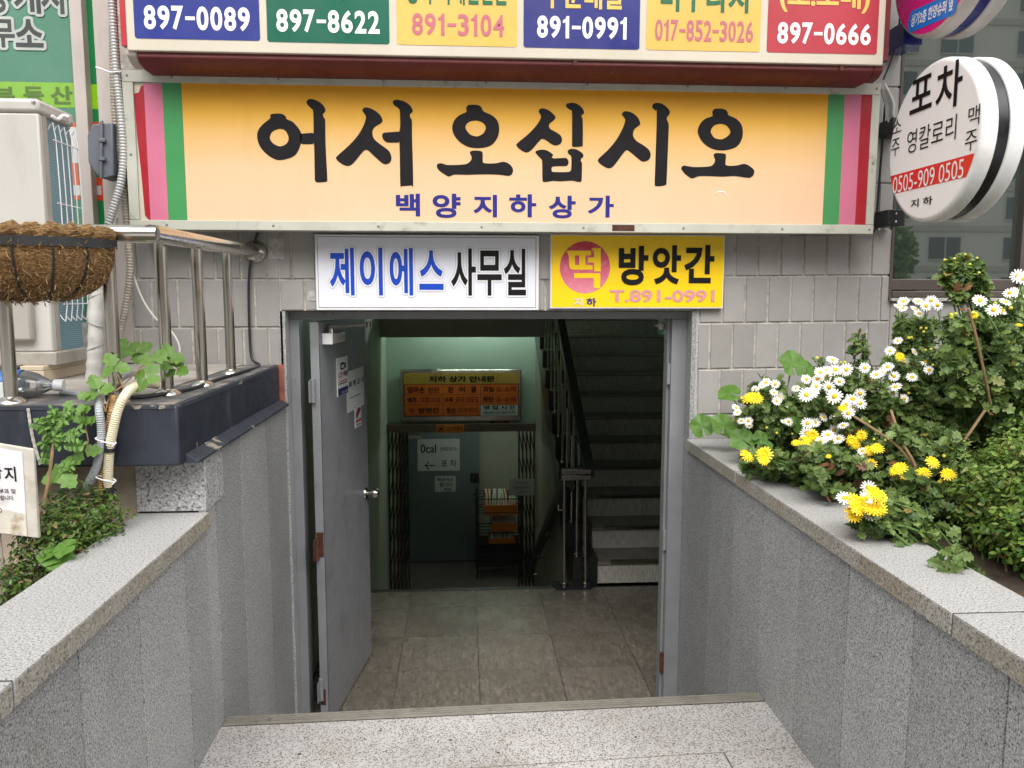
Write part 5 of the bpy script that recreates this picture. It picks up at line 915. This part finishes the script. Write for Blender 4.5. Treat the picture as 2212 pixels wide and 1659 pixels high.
MUM = ([(0, 0, 0), (.35, 0, -.03), (.7, 0, -.06), (1, 0, -.14), (.12, .10, .03), (.20, .34, .05), (.36, .22, .05), (.50, .44, .05), (.64, .24, .03), (.80, .33, 0), (.90, .12, -.06), (.12, -.10, .03), (.20, -.34, .05), (.36, -.22, .05), (.50, -.44, .05), (.64, -.24, .03), (.80, -.33, 0), (.90, -.12, -.06)],
       [(0, 1, 6, 5, 4), (1, 2, 8, 7, 6), (2, 3, 10, 9, 8), (0, 11, 12, 13, 1), (1, 13, 14, 15, 2), (2, 15, 16, 17, 3)])
BOX = ([(0, 0, 0), (.5, 0, -.04), (1, 0, -.1), (.3, .22, .05), (.7, .22, .0), (.3, -.22, .05), (.7, -.22, .0)], [(0, 1, 4, 3), (1, 2, 4), (0, 5, 6, 1), (1, 6, 2)])
def leaf_mass(Pp, Nn, size, tmpl, name, mat, parent, along=None):
    Tv = np.array(tmpl[0], float); N = len(Pp); Pp = np.asarray(Pp, float); Nn = np.asarray(Nn, float); Nn /= np.linalg.norm(Nn, axis=1)[:, None]+1e-9
    d = rng.normal(0, 1, (N, 3)) if along is None else np.asarray(along, float)+rng.normal(0, .35, (N, 3))
    d -= Nn*(d*Nn).sum(1)[:, None]; d /= np.linalg.norm(d, axis=1)[:, None]+1e-9; s_ = np.cross(Nn, d); sz = np.asarray(size)[:, None, None]
    V = Pp[:, None, :]+sz*(Tv[None, :, 0:1]*d[:, None, :]+Tv[None, :, 1:2]*s_[:, None, :]+Tv[None, :, 2:3]*Nn[:, None, :])
    k = len(Tv); me = bpy.data.meshes.new(name); fs = [tuple(i*k+q for q in f) for i in range(N) for f in tmpl[1]]
    me.from_pydata(V.reshape(-1, 3).tolist(), [], fs); me.materials.append(M[mat]); o = link(name, me, parent); o['kind'] = 'stuff'; return o

def petals(n, r, rin, w, lift, layers=1):
    b = B()
    for L_ in range(layers):
        for i in range(n):
            a = 2*math.pi*(i+.5*L_)/n+random.uniform(-.06, .06); k_ = (1-.22*L_)*random.uniform(.9, 1.05); z = lift*(1+.9*L_)
            c_, s_ = math.cos(a), math.sin(a); q = lambda rad, off, h: (c_*rad-s_*off, s_*rad+c_*off, h)
            b.add([q(rin, -w*.35, .001), q(r*k_*.6, -w*.5, z*.8), q(r*k_*.95, -w*.36, z*.6), q(r*k_, 0, z*.5), q(r*k_*.95, w*.36, z*.6), q(r*k_*.6, w*.5, z*.8), q(rin, w*.35, .001)], [(0, 1, 5, 6), (1, 2, 3, 4, 5)])
    return b
WH = [petals(15, .0255, .005, .0056, .003).me('white_flower', 'petal_white') for _ in range(3)]
YE = [petals(15, .0275, .003, .0052, .007, 2).me('yellow_flower', 'petal_yellow') for _ in range(3)]
DI = B().lathe([(0, .0062), (.005, .0056), (.0078, .0035), (.0088, 0)], (0, 0, .001), (0, 0, 1), 12).me('flower_disc', 'disc_yellow', True)
DY = B().lathe([(0, .007), (.004, .006), (.006, .003), (.0065, 0)], (0, 0, .002), (0, 0, 1), 10).me('flower_disc', 'petal_yellow', True)
BU = B().lathe([(0, .009), (.005, .0075), (.0068, .004), (.005, .0005), (0, 0)], (0, 0, 0), (0, 0, 1), 10).me('flower_bud', 'bud', True)
def flower(t, P, kind, sc=1., face=None):
    n = Vector(face) if face else Vector((random.gauss(-.25, .35), random.gauss(-.75, .25), random.gauss(.65, .3)))
    e = n.to_track_quat('Z', 'Y').to_euler(); o = bpy.data.objects.new('flower' if kind != 'b' else 'flower_bud', {'w': random.choice(WH), 'y': random.choice(YE), 'b': BU}[kind]); COL.objects.link(o)
    o.location = P; o.rotation_euler = e; o.rotation_mode = 'XYZ'; o.scale = (sc,)*3; o.parent = t; o.matrix_parent_inverse = Matrix.Translation(-Vector(t.location))
    if kind != 'b': c = bpy.data.objects.new('flower_disc', DI if kind == 'w' else DY); COL.objects.link(c); c.parent = o
    return o
def mum(name, label, base, spread, flowers, tips, lsz=(.028, .048), nl=24, leafmat_='leaf_mum', low=.25, pull=.978):
    """stems rise from the bed to every flower or leafy tip; lobed leaves sit all along them"""
    t = thing(name, label, 'flower plant', base); base = Vector(base); b = B(); LP, LN, LS, LA = [], [], [], []
    for P, kind, sc in flowers+[(p, None, 1) for p in tips]:
        P = Vector(P); r0 = base+Vector((random.gauss(0, spread[0]), random.gauss(0, spread[1]), 0)); r0.x = max(r0.x, 1.275)
        mid = r0.lerp(P, .55)+Vector((random.gauss(0, .02), random.gauss(0, .02), .03)); c_ = catmull([r0, mid, P], 6); b.tube(c_, [.0032]*(len(c_)-3)+[.0024, .002, .0016], 5)
        if kind: flower(t, CAM+(P-CAM)*pull, kind, sc*random.uniform(.78, 1.)*(.92 if kind == 'y' else .9))
        L_ = sum((q-p).length for p, q in zip(c_, c_[1:])); m = max(8, int(1.6*nl*L_/.35))
        for _ in range(m):
            u = low+((.86 if kind in ('w', 'y') else .99)-low)*random.random()**.75; x_ = u*(len(c_)-1); i = min(int(x_), len(c_)-2); p = c_[i].lerp(c_[i+1], x_-i); a = random.uniform(0, 6.28)
            out = Vector((math.cos(a), math.sin(a), random.uniform(-.25, .45))); LP.append(p+out*.006); LA.append(out); nn = Vector((0, 0, 1))*random.uniform(.2, 1.1)+Vector((random.gauss(-.15, .6), random.gauss(-.35, .6), random.gauss(0, .3))); LN.append(nn); LS.append(random.uniform(*lsz)*(1.1-.45*u*(1 if kind else .6)))
    b.obj('stems', 'stem_green', t, smooth=True); leaf_mass(LP, LN, LS, MUM, 'foliage', leafmat_, t, LA); return t
def c6(x, y): return (1474.7+x/3, 553+y/3)
def p6(x, y, Y): return onY(*c6(x, y), Y)
def rtips(n, x0, y0, x1, y1, Ya, Yb): return [p6(random.uniform(x0, x1), random.uniform(y0, y1), random.uniform(Ya, Yb)) for _ in range(n)]
W1 = [(470,865),(515,840),(540,820),(600,830),(590,885),(735,860),(610,940),(660,985),(345,985),(355,1015),(380,1070),(425,1070),(430,1100),(655,1075),(685,1075),(630,915)]
W2 = [(970,675),(890,755),(935,740),(875,800),(800,800),(1035,755),(1015,815),(925,775),(1180,725),(865,845),(945,850),(1150,890),(985,910),(800,900),(830,890),(1100,930),(1145,955),(1105,990),(910,1045),(985,1055),(1075,1020),(810,1085),(855,1080),(1040,1100),(980,1130),(940,1160),(1010,1185),(895,1200),(930,1250),(805,1150),(965,1200),(1060,960),(990,740),(1060,735)]
W3 = [(1430,295),(1525,295),(1575,325),(1505,345),(1530,375),(1610,290),(1650,320),(1395,325),(1425,340)]
W4 = [(1395,550),(1345,615),(1500,622),(1440,690),(1572,682),(1597,740),(1485,787),(1370,780),(1330,720),(1290,755),(1255,770),(1360,890),(1435,925),(1380,850),(1560,945)]
W5 = [(1925,290),(1905,270),(1930,325),(2015,350),(2175,130),(2150,235),(2190,280),(1930,490),(2205,150),(2060,365),(2120,240),(2090,300)]
mum('chrysanthemum', 'white daisy chrysanthemum clump with one big yellow bloom, nearest the doorway', (1.36, 3.22, .69), (.08, .1), [(p6(x, y, random.uniform(3.0, 3.25)), 'w', random.uniform(.8, 1.)) for x, y in W1]+[(p6(440, 925, 2.98), 'y', 1.5), (p6(475, 930, 2.97), 'y', 1.2)]+[(p6(x, y, 3.0), 'b', 1.) for x, y in ((545, 1115), (610, 1150), (710, 1155), (490, 890), (380, 920))],
    rtips(20, 340, 830, 800, 1150, 3.05, 3.35)+rtips(8, 400, 770, 650, 860, 3.2, 3.4), nl=20)
mum('chrysanthemum', 'dense white daisy chrysanthemum clump in the middle of the bed', (1.50, 2.95, .69), (.1, .12), [(p6(x, y, random.uniform(2.7, 2.95)), 'w', random.uniform(1.0, 1.3)) for x, y in W2]+[(p6(x, y, 2.8), 'b', 1.) for x, y in ((1025, 695), (1050, 690), (940, 930), (870, 665))]+[(p6(1040, 990, 2.68), 'y', .7)],
    rtips(36, 780, 760, 1250, 1200, 2.8, 3.1)+[p6(1145, 500, 3.0), p6(1150, 540, 3.0), p6(1170, 600, 3.0)], nl=18, pull=.945)
mum('chrysanthemum', 'tall upright chrysanthemum topped by white daisies below the window', (1.75, 2.95, .69), (.08, .06), [(p6(x, y, random.uniform(2.85, 3.0)), 'w', random.uniform(.95, 1.15)) for x, y in W3]+[(p6(x, y, 2.88), 'b', 1.1) for x, y in ((1545, 470), (1575, 470), (1560, 495), (1480, 530), (1465, 535))], rtips(10, 1430, 360, 1620, 480, 2.88, 3.05), (.024, .036), 20, low=.55)
mum('chrysanthemum', 'loose white daisy chrysanthemum left of the tall leafy bush', (1.72, 2.75, .69), (.12, .12), [(p6(x, y, random.uniform(2.6, 2.85)), 'w', random.uniform(.9, 1.05)) for x, y in W4]+[(p6(1405, 655, 2.7), 'y', .8)]+[(p6(x, y, 2.7), 'b', .9) for x, y in ((1575, 612), (1610, 607), (1465, 890), (1690, 655), (1620, 710))], rtips(38, 1280, 640, 1700, 1000, 2.65, 2.95), nl=20)
mum('chrysanthemum', 'big leafy chrysanthemum bush with few white daisies at the right edge', (2.02, 2.6, .69), (.16, .15), [(p6(x, y, random.uniform(2.35, 2.6)), 'w', random.uniform(.95, 1.15)) for x, y in W5]+[(p6(x, y, 2.45), 'b', 1.1) for x, y in ((1735, 385), (1770, 380), (1740, 400), (2020, 310), (2060, 340), (2080, 355), (2125, 340), (1950, 310), (1880, 370), (2105, 560), (2140, 640), (1995, 480))]+[(p6(1890, 385, 2.45), 'y', .6), (p6(2180, 450, 2.4), 'y', .5)],
    rtips(80, 1690, 420, 2330, 900, 2.35, 2.85)+rtips(16, 1900, 300, 2330, 450, 2.4, 2.7), (.032, .056), 24)
mum('chrysanthemum', 'upright green chrysanthemum stem in front of the dark window', (1.95, 2.62, .69), (.02, .02), [(p6(x, y, 2.62), 'b', .9) for x, y in ((1700, 30), (1760, 20), (1860, 60), (1920, 110), (1905, 15), (1830, -10))], [p6(x, y, 2.62) for x, y in ((1720, 70), (1780, 20), (1850, 30), (1880, 90), (1700, 110), (1760, 140), (1830, 70), (1800, 110))], (.03, .05), 11, low=.80)
Y1 = [(410,1300,1.2),(530,1290,1.3),(520,1330,1.),(840,1165,1.),(790,1205,1.),(735,1215,.8)]
Y2 = [(1160,1165,.9),(1095,1195,.9),(1125,1225,.8),(1260,1250,1.1),(1210,1265,1.),(1215,1350,1.),(945,1300,.4),(1190,1275,.6)]
Y3 = [(1405,1380,1.15),(1435,1425,1.1),(1615,1340,.95),(1560,1410,.95),(1720,1420,1.),(1690,1475,.8),(1520,1525,.7),(1730,1540,.7),(1370,1400,.7)]
Y4 = [(1240,1545,1.1),(1275,1560,.9),(1150,1600,1.),(1105,1590,1.),(1195,1640,.9),(1240,1650,1.15),(1080,1640,.9),(1130,1640,1.),(1270,1640,.9),(1110,1690,1.05),(1290,1580,.6)]
mum('chrysanthemum', 'low yellow chrysanthemum spilling over the coping near the mallow', (1.32, 2.72, .69), (.05, .1), [(p6(x, y, random.uniform(2.55, 2.68)), 'y', s_) for x, y, s_ in Y1], rtips(26, 380, 1270, 860, 1420, 2.6, 2.8), nl=22)
mum('chrysanthemum', 'yellow chrysanthemum below the dense white daisies', (1.40, 2.5, .69), (.06, .1), [(p6(x, y, random.uniform(2.4, 2.5)), 'y', s_) for x, y, s_ in Y2]+[(p6(1185, 1295, 2.45), 'w', .8), (p6(1165, 1265, 2.46), 'w', .8)]+[(p6(x, y, 2.42), 'b', .8) for x, y in ((1315, 1195), (1240, 1190), (1210, 1075))], rtips(46, 800, 1230, 1330, 1560, 2.35, 2.62), nl=22)
mum('chrysanthemum', 'yellow chrysanthemum with scattered blooms beside the box shrub', (1.52, 2.35, .69), (.1, .12), [(p6(x, y, random.uniform(2.2, 2.35)), 'y', s_) for x, y, s_ in Y3]+[(p6(x, y, 2.3), 'b', 1.) for x, y in ((1720, 1215), (1760, 1235), (1815, 1205), (1745, 1255), (1690, 1300))], rtips(60, 1330, 1050, 1850, 1640, 2.2, 2.6), nl=24)
mum('chrysanthemum', 'yellow and white chrysanthemum spray hanging over the coping front', (1.33, 2.1, .69), (.04, .06), [(p6(x, y, random.uniform(2.02, 2.1)), 'y', s_) for x, y, s_ in Y4]+[(p6(x, y, 2.09), 'w', 1.) for x, y in ((1205, 1500), (1190, 1570), (1065, 1595), (1050, 1570), (1215, 1675))], rtips(30, 1120, 1620, 1420, 1780, 2.0, 2.2), (.03, .046), 18, pull=.96)
mum('chrysanthemum', 'flowerless leafy chrysanthemum shoot on the coping by the box shrub', (1.30, 1.86, .69), (.02, .03), [], rtips(7, 1640, 1900, 1880, 2080, 1.74, 1.86), (.032, .052), 9)
# dry stems arching through the bed
for i, (pa, label) in enumerate(([[(1110, 1040, 2.6), (1250, 1130, 2.55), (1400, 1240, 2.5), (1530, 1400, 2.45)], 'long bare stem arching across the dark middle of the bed'], [[(1850, 340, 2.42), (1900, 520, 2.44), (1950, 740, 2.46), (1995, 960, 2.5)], 'bare brown stem rising through the leafy bush'], [[(1350, 1000, 2.6), (1420, 1200, 2.5), (1500, 1340, 2.45), (1540, 1480, 2.4)], 'pale bare stem crossing beside the long one'], [[(1960, 1000, 2.4), (1800, 1230, 2.4), (1720, 1320, 2.42)], 'thick bare stem slanting out of the box shrub'])):
    tag(B().tube(catmull([CAM+(p6(*q)-CAM)*.94 for q in pa], 6), .0042, 6).obj('bare_stem', 'twig', smooth=True), label, 'stem')
# withered leaves: one mass
LP = [p6(x, y, Y) for x, y, Y in ((1820, 210, 2.55), (1835, 280, 2.52), (1820, 360, 2.5), (1870, 175, 2.55), (1790, 165, 2.55), (1300, 1000, 2.8), (1450, 1030, 2.75), (1180, 770, 2.9), (800, 1260, 2.55), (770, 1310, 2.5), (1990, 1000, 2.38), (1100, 1140, 2.65))]+rtips(28, 900, 1330, 1400, 1600, 2.3, 2.5)+rtips(30, 1300, 900, 1750, 1150, 2.6, 2.8)
tag(leaf_mass([tuple(p) for p in LP], rng.normal(0, 1, (len(LP), 3))+(0, -.6, .3), rng.uniform(.022, .045, len(LP)), MUM, 'withered_leaves', 'dead_leaf', None), 'brown withered leaves caught among the chrysanthemums', 'leaves', kind='stuff')

# mallow with big round leaves
def mallow_leaf():
    b = B(); n = 40; vs = [(0, 0, 0)]
    for ring, rad in ((1, .5), (2, 1.)):
        for i in range(n+1):
            a = -math.pi+.10+(2*math.pi-.20)*i/n; r_ = rad*(1+(.07*math.cos(5*a)+.03*math.sin(17*a)) * (ring == 2)); vs.append((r_*math.cos(a), r_*math.sin(a), (.10*abs(math.sin(2.5*a))-.06)*rad*1.3))
    m = n+1; fs = [(0, 1+i, 2+i) for i in range(n)]+[(1+i, 1+m+i, 2+m+i, 2+i) for i in range(n)]
    return b.add(vs, fs).me('leaf', 'leaf_big', True, 80)
ML = mallow_leaf(); ma = thing('mallow_plant', 'mallow with big round leaves at the corner by the doorway', 'plant', (1.3, 3.3, .69))
def big_leaf(t, P, r, n, spin, me): o = bpy.data.objects.new('leaf', me); COL.objects.link(o); o.location = P; o.rotation_euler = (Vector(n).to_track_quat('Z', 'Y') @ Matrix.Rotation(spin, 3, 'Z').to_quaternion()).to_euler(); o.scale = (r, r, r); o.parent = t; o.matrix_parent_inverse = Matrix.Translation(-Vector(t.location)); return o
for x, y, Y, r, n, s_ in ((125, 1100, 3.3, .052, (-.5, -.9, .35), 1.9), (265, 1095, 3.25, .058, (.1, -.75, .65), 1.2), (385, 1190, 3.0, .052, (-.2, -.75, .65), 2.4), (505, 1180, 2.98, .033, (.1, -.8, .5), .5), (550, 1125, 3.05, .05, (.2, -.7, .7), 1.), (300, 885, 3.35, .05, (-.4, -.5, .8), 2.8), (715, 695, 3.3, .062, (.15, -.85, .5), 1.5), (810, 735, 3.35, .045, (.4, -.7, .4), .3), (735, 1090, 3.0, .042, (.2, -.7, .7), .6), (725, 1065, 3.05, .05, (.3, -.5, .8), 1.), (555, 1225, 2.95, .02, (0, -.7, .7), 0)):
    P = p6(x, y, Y); big_leaf(ma, P, r, n, s_, ML); B().tube(catmull([P, P.lerp(Vector((1.3, 3.25, .69)), .5)+Vector((.01, 0, .02)), (1.3, 3.25, .69)], 5), .003, 5).obj('leaf_stalk', 'stem_green', ma)

# box shrubs
def box_shrub(name, label, blobs, n, size, mat, base, twigs=60):
    t = thing(name, label, 'shrub', base); P, N_, S_ = [], [], []; tot = sum(b_[3][0]*b_[3][2] for b_ in [(0, 0, 0, q[1]) for q in blobs]); tb = B()
    for c_, r_ in blobs:
        m = int(n*r_[0]*r_[2]/tot); d = rng.normal(0, 1, (m, 3)); d /= np.linalg.norm(d, axis=1)[:, None]; rad = 1-.5*rng.random(m)**1.8; rad *= 1+.16*np.sin(d[:, 0]*7+1)*np.sin(d[:, 2]*8+d[:, 1]*5)+.08*np.sin(d[:, 0]*17+d[:, 2]*13)+rng.normal(0, .07, m)+(rng.random(m) > .985)*.12
        P.append(d*rad[:, None]*np.array(r_)+np.array(c_)); N_.append(d*.6+np.array((0, -.1, .6))+rng.normal(0, .5, (m, 3))); S_.append(rng.uniform(*size, m))
        for _ in range(int(twigs/len(blobs))):
            d1 = Vector(rng.normal(0, 1, 3)).normalized(); e = Vector(c_)+Vector((d1.x*r_[0], d1.y*r_[1], d1.z*r_[2]))*1.02; s0 = Vector((c_[0]+random.gauss(0, .03), c_[1]+random.gauss(0, .03), base[2])); tb.tube([s0, s0.lerp(e, .5)+Vector((0, 0, .02)), e], [.003, .002, .001], 4)
    tb.obj('twigs', 'twig', t); leaf_mass(np.concatenate(P), np.concatenate(N_), np.concatenate(S_), BOX, 'foliage', mat, t); return t
q1, q2, q3, q4 = p6(2120, 1440, 2.05), p6(1960, 1640, 2.08), p6(2200, 1700, 1.9), p6(2250, 1250, 2.25)
box_shrub('box_shrub', 'bright green box shrub filling the bottom right of the bed', [((q1.x+.08, q1.y, q1.z-.03), (.19, .2, .16)), ((q2.x+.06, q2.y, q2.z-.02), (.12, .14, .14)), ((q3.x+.08, q3.y, q3.z-.03), (.15, .14, .13)), ((q4.x+.1, q4.y, q4.z), (.15, .2, .13)), ((1.75, 1.85, .92), (.25, .3, .26))], 22000, (.015, .023), 'leaf_box', (1.6, 2.0, .69), 120)
s1, s2 = p8(520, 1080, 2.25), p8(400, 1180, 2.1)
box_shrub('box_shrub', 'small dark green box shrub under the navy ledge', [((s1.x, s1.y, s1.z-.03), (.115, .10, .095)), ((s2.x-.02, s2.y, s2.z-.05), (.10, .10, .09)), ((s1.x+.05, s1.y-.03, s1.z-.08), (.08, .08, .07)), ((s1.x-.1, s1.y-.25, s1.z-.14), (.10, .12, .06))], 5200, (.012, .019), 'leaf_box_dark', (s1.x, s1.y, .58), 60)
b = B()
for _ in range(130):
    p0 = Vector((random.uniform(-1.5, -1.06), random.uniform(1.4, 2.2), .60)); d_ = Vector((random.gauss(0, .11), random.gauss(0, .1), random.uniform(.01, .10))); b.tube([p0, p0+d_*.5+Vector((0, 0, .03)), p0+d_], [.0022, .0016, .001], 4)
tag(b.obj('dry_twigs', 'twig', kind='stuff'), 'tangle of dry brown twigs below the notice board', 'twigs')
tm_ = thing('mallow_plant', 'low dark mallow leaves under the notice board', 'plant', (-1.05, 1.95, .58))
for x, y, r, n in ((330, 1390, .03, (.2, -.6, .8)), (400, 1420, .034, (.3, -.6, .7)), (420, 1340, .03, (-.2, -.5, .8)), (370, 1445, .025, (0, -.6, .8)), (300, 1380, .025, (-.3, -.5, .8))): big_leaf(tm_, p8(x, y, 2.0), r, n, random.uniform(0, 6), ML)

# sapling with three-lobed leaves, and a fine-leaved seedling
def lobed():
    P = [(0, 0), (.1, .12), (.22, .42), (.36, .36), (.40, .30), (.56, .46), (.66, .34), (.72, .24), (.86, .22), (.92, .1), (1, 0)]
    vs = [(x, y, .10*y) for x, y in P]+[(x, -y, .10*y) for x, y in P[1:-1]]; n = len(P); k = len(vs)
    return B().add(vs+[(.4, 0, -.02), (.7, 0, -.03)], [(0, k, 4, 3, 2, 1)[::-1], (k, k+1, 7, 6, 5, 4)[::-1], (k+1, n-1, 9, 8, 7)[::-1], (0, n, n+1, n+2, n+3, k), (k, n+3, n+4, n+5, n+6, k+1), (k+1, n+6, n+7, n+8, n-1)]).me('leaf', 'leaf_sap')
LB = lobed(); sa = thing('sapling', 'light green lobed leaf sapling growing over the ledge edge', 'plant', (-1.07, 2.26, .9))
def lleaf(t, x, y, Y, L_, ang, tilt=.0):
    P = p8(x, y, Y); n = Vector((random.gauss(0, .25), -.8, .55+tilt)).normalized(); d = (_r*math.cos(ang)+_u*math.sin(ang)); d = (d-n*d.dot(n)).normalized(); m = Matrix((d, n.cross(d), n)).transposed()
    o = bpy.data.objects.new('leaf', LB); COL.objects.link(o); o.location = P; o.rotation_euler = m.to_euler(); o.scale = (L_,)*3; o.parent = t; o.matrix_parent_inverse = Matrix.Translation(-Vector(t.location))
for cx_, cy_, Y, sc in ((745, 150, 2.3, .05), (835, 30, 2.55, .045), (900, 60, 2.5, .05), (1000, 120, 2.42, .055), (950, 225, 2.36, .05), (1110, 95, 2.5, .05), (1150, 170, 2.5, .048), (640, 300, 2.26, .05), (545, 710, 2.24, .052), (400, 850, 2.2, .06), ):
    a0_ = random.uniform(0, 6.28)
    for q in range(3): lleaf(sa, cx_+random.uniform(-6, 6), cy_+random.uniform(-6, 6), Y+random.uniform(-.01, .01), sc*random.uniform(.85, 1.1), a0_+q*2.09+random.uniform(-.3, .3))
for x, y in ((500, 350), (545, 395), (495, 465), (530, 480), (595, 430), (600, 490), (430, 380), (570, 535)): lleaf(sa, x, y, 2.25, .036, random.uniform(0, 6.28))
for pa in ([(690, 450, 2.26), (720, 340, 2.27), (800, 280, 2.3), (930, 150, 2.4)], [(930, 150, 2.4), (1050, 120, 2.46), (1140, 140, 2.5)], [(800, 280, 2.3), (760, 180, 2.3)], [(560, 700, 2.24), (575, 640, 2.25), (560, 560, 2.25), (540, 440, 2.25)], [(690, 450, 2.26), (650, 330, 2.26)]): B().tube(catmull([p8(*q) for q in pa], 4), .0022, 5).obj('branch', 'twig', sa, smooth=True)
se = thing('seedling', 'fine leaved green seedling with a reddish stem before the ledge', 'plant', (-1.12, 2.2, .6)); B().tube(catmull([p8(285, 1060, 2.15), p8(325, 850, 2.18), p8(345, 680, 2.2), p8(360, 520, 2.22)], 5), [.0045]*10+[.003]*6, 6).obj('stem', 'twig', se, smooth=True)
for (x0, y0), (x1, y1) in (((345, 560), (210, 520)), ((350, 600), (290, 480)), ((355, 560), (500, 440)), ((350, 640), (540, 560)), ((350, 520), (340, 420)), ((345, 670), (560, 670)), ((340, 700), (270, 640)), ((335, 760), (270, 745)), ((350, 520), (450, 430)), ((345, 690), (360, 600)), ((345, 640), (280, 560)), ((330, 830), (480, 800)), ((355, 540), (430, 500)), ((345, 600), (520, 620))):
    a, c_ = p8(x0, y0, 2.21), p8(x1, y1, 2.19); P_, N_, A_2 = [], [], []
    for i in range(9):
        for s_ in (-1, 1): P_.append(tuple(a.lerp(c_, .15+.85*i/9))); N_.append((random.gauss(0, .2), -.8, .5)); dd = (c_-a).normalized(); pp2 = dd.cross(Vector((0, -.85, .5))).normalized()*s_; A_2.append(tuple(dd*.5+pp2))
    leaf_mass(P_, N_, [.019]*len(P_), BOX, 'frond', 'leaf_sap', se, A_2)
bpy.data.scenes.remove(TS)
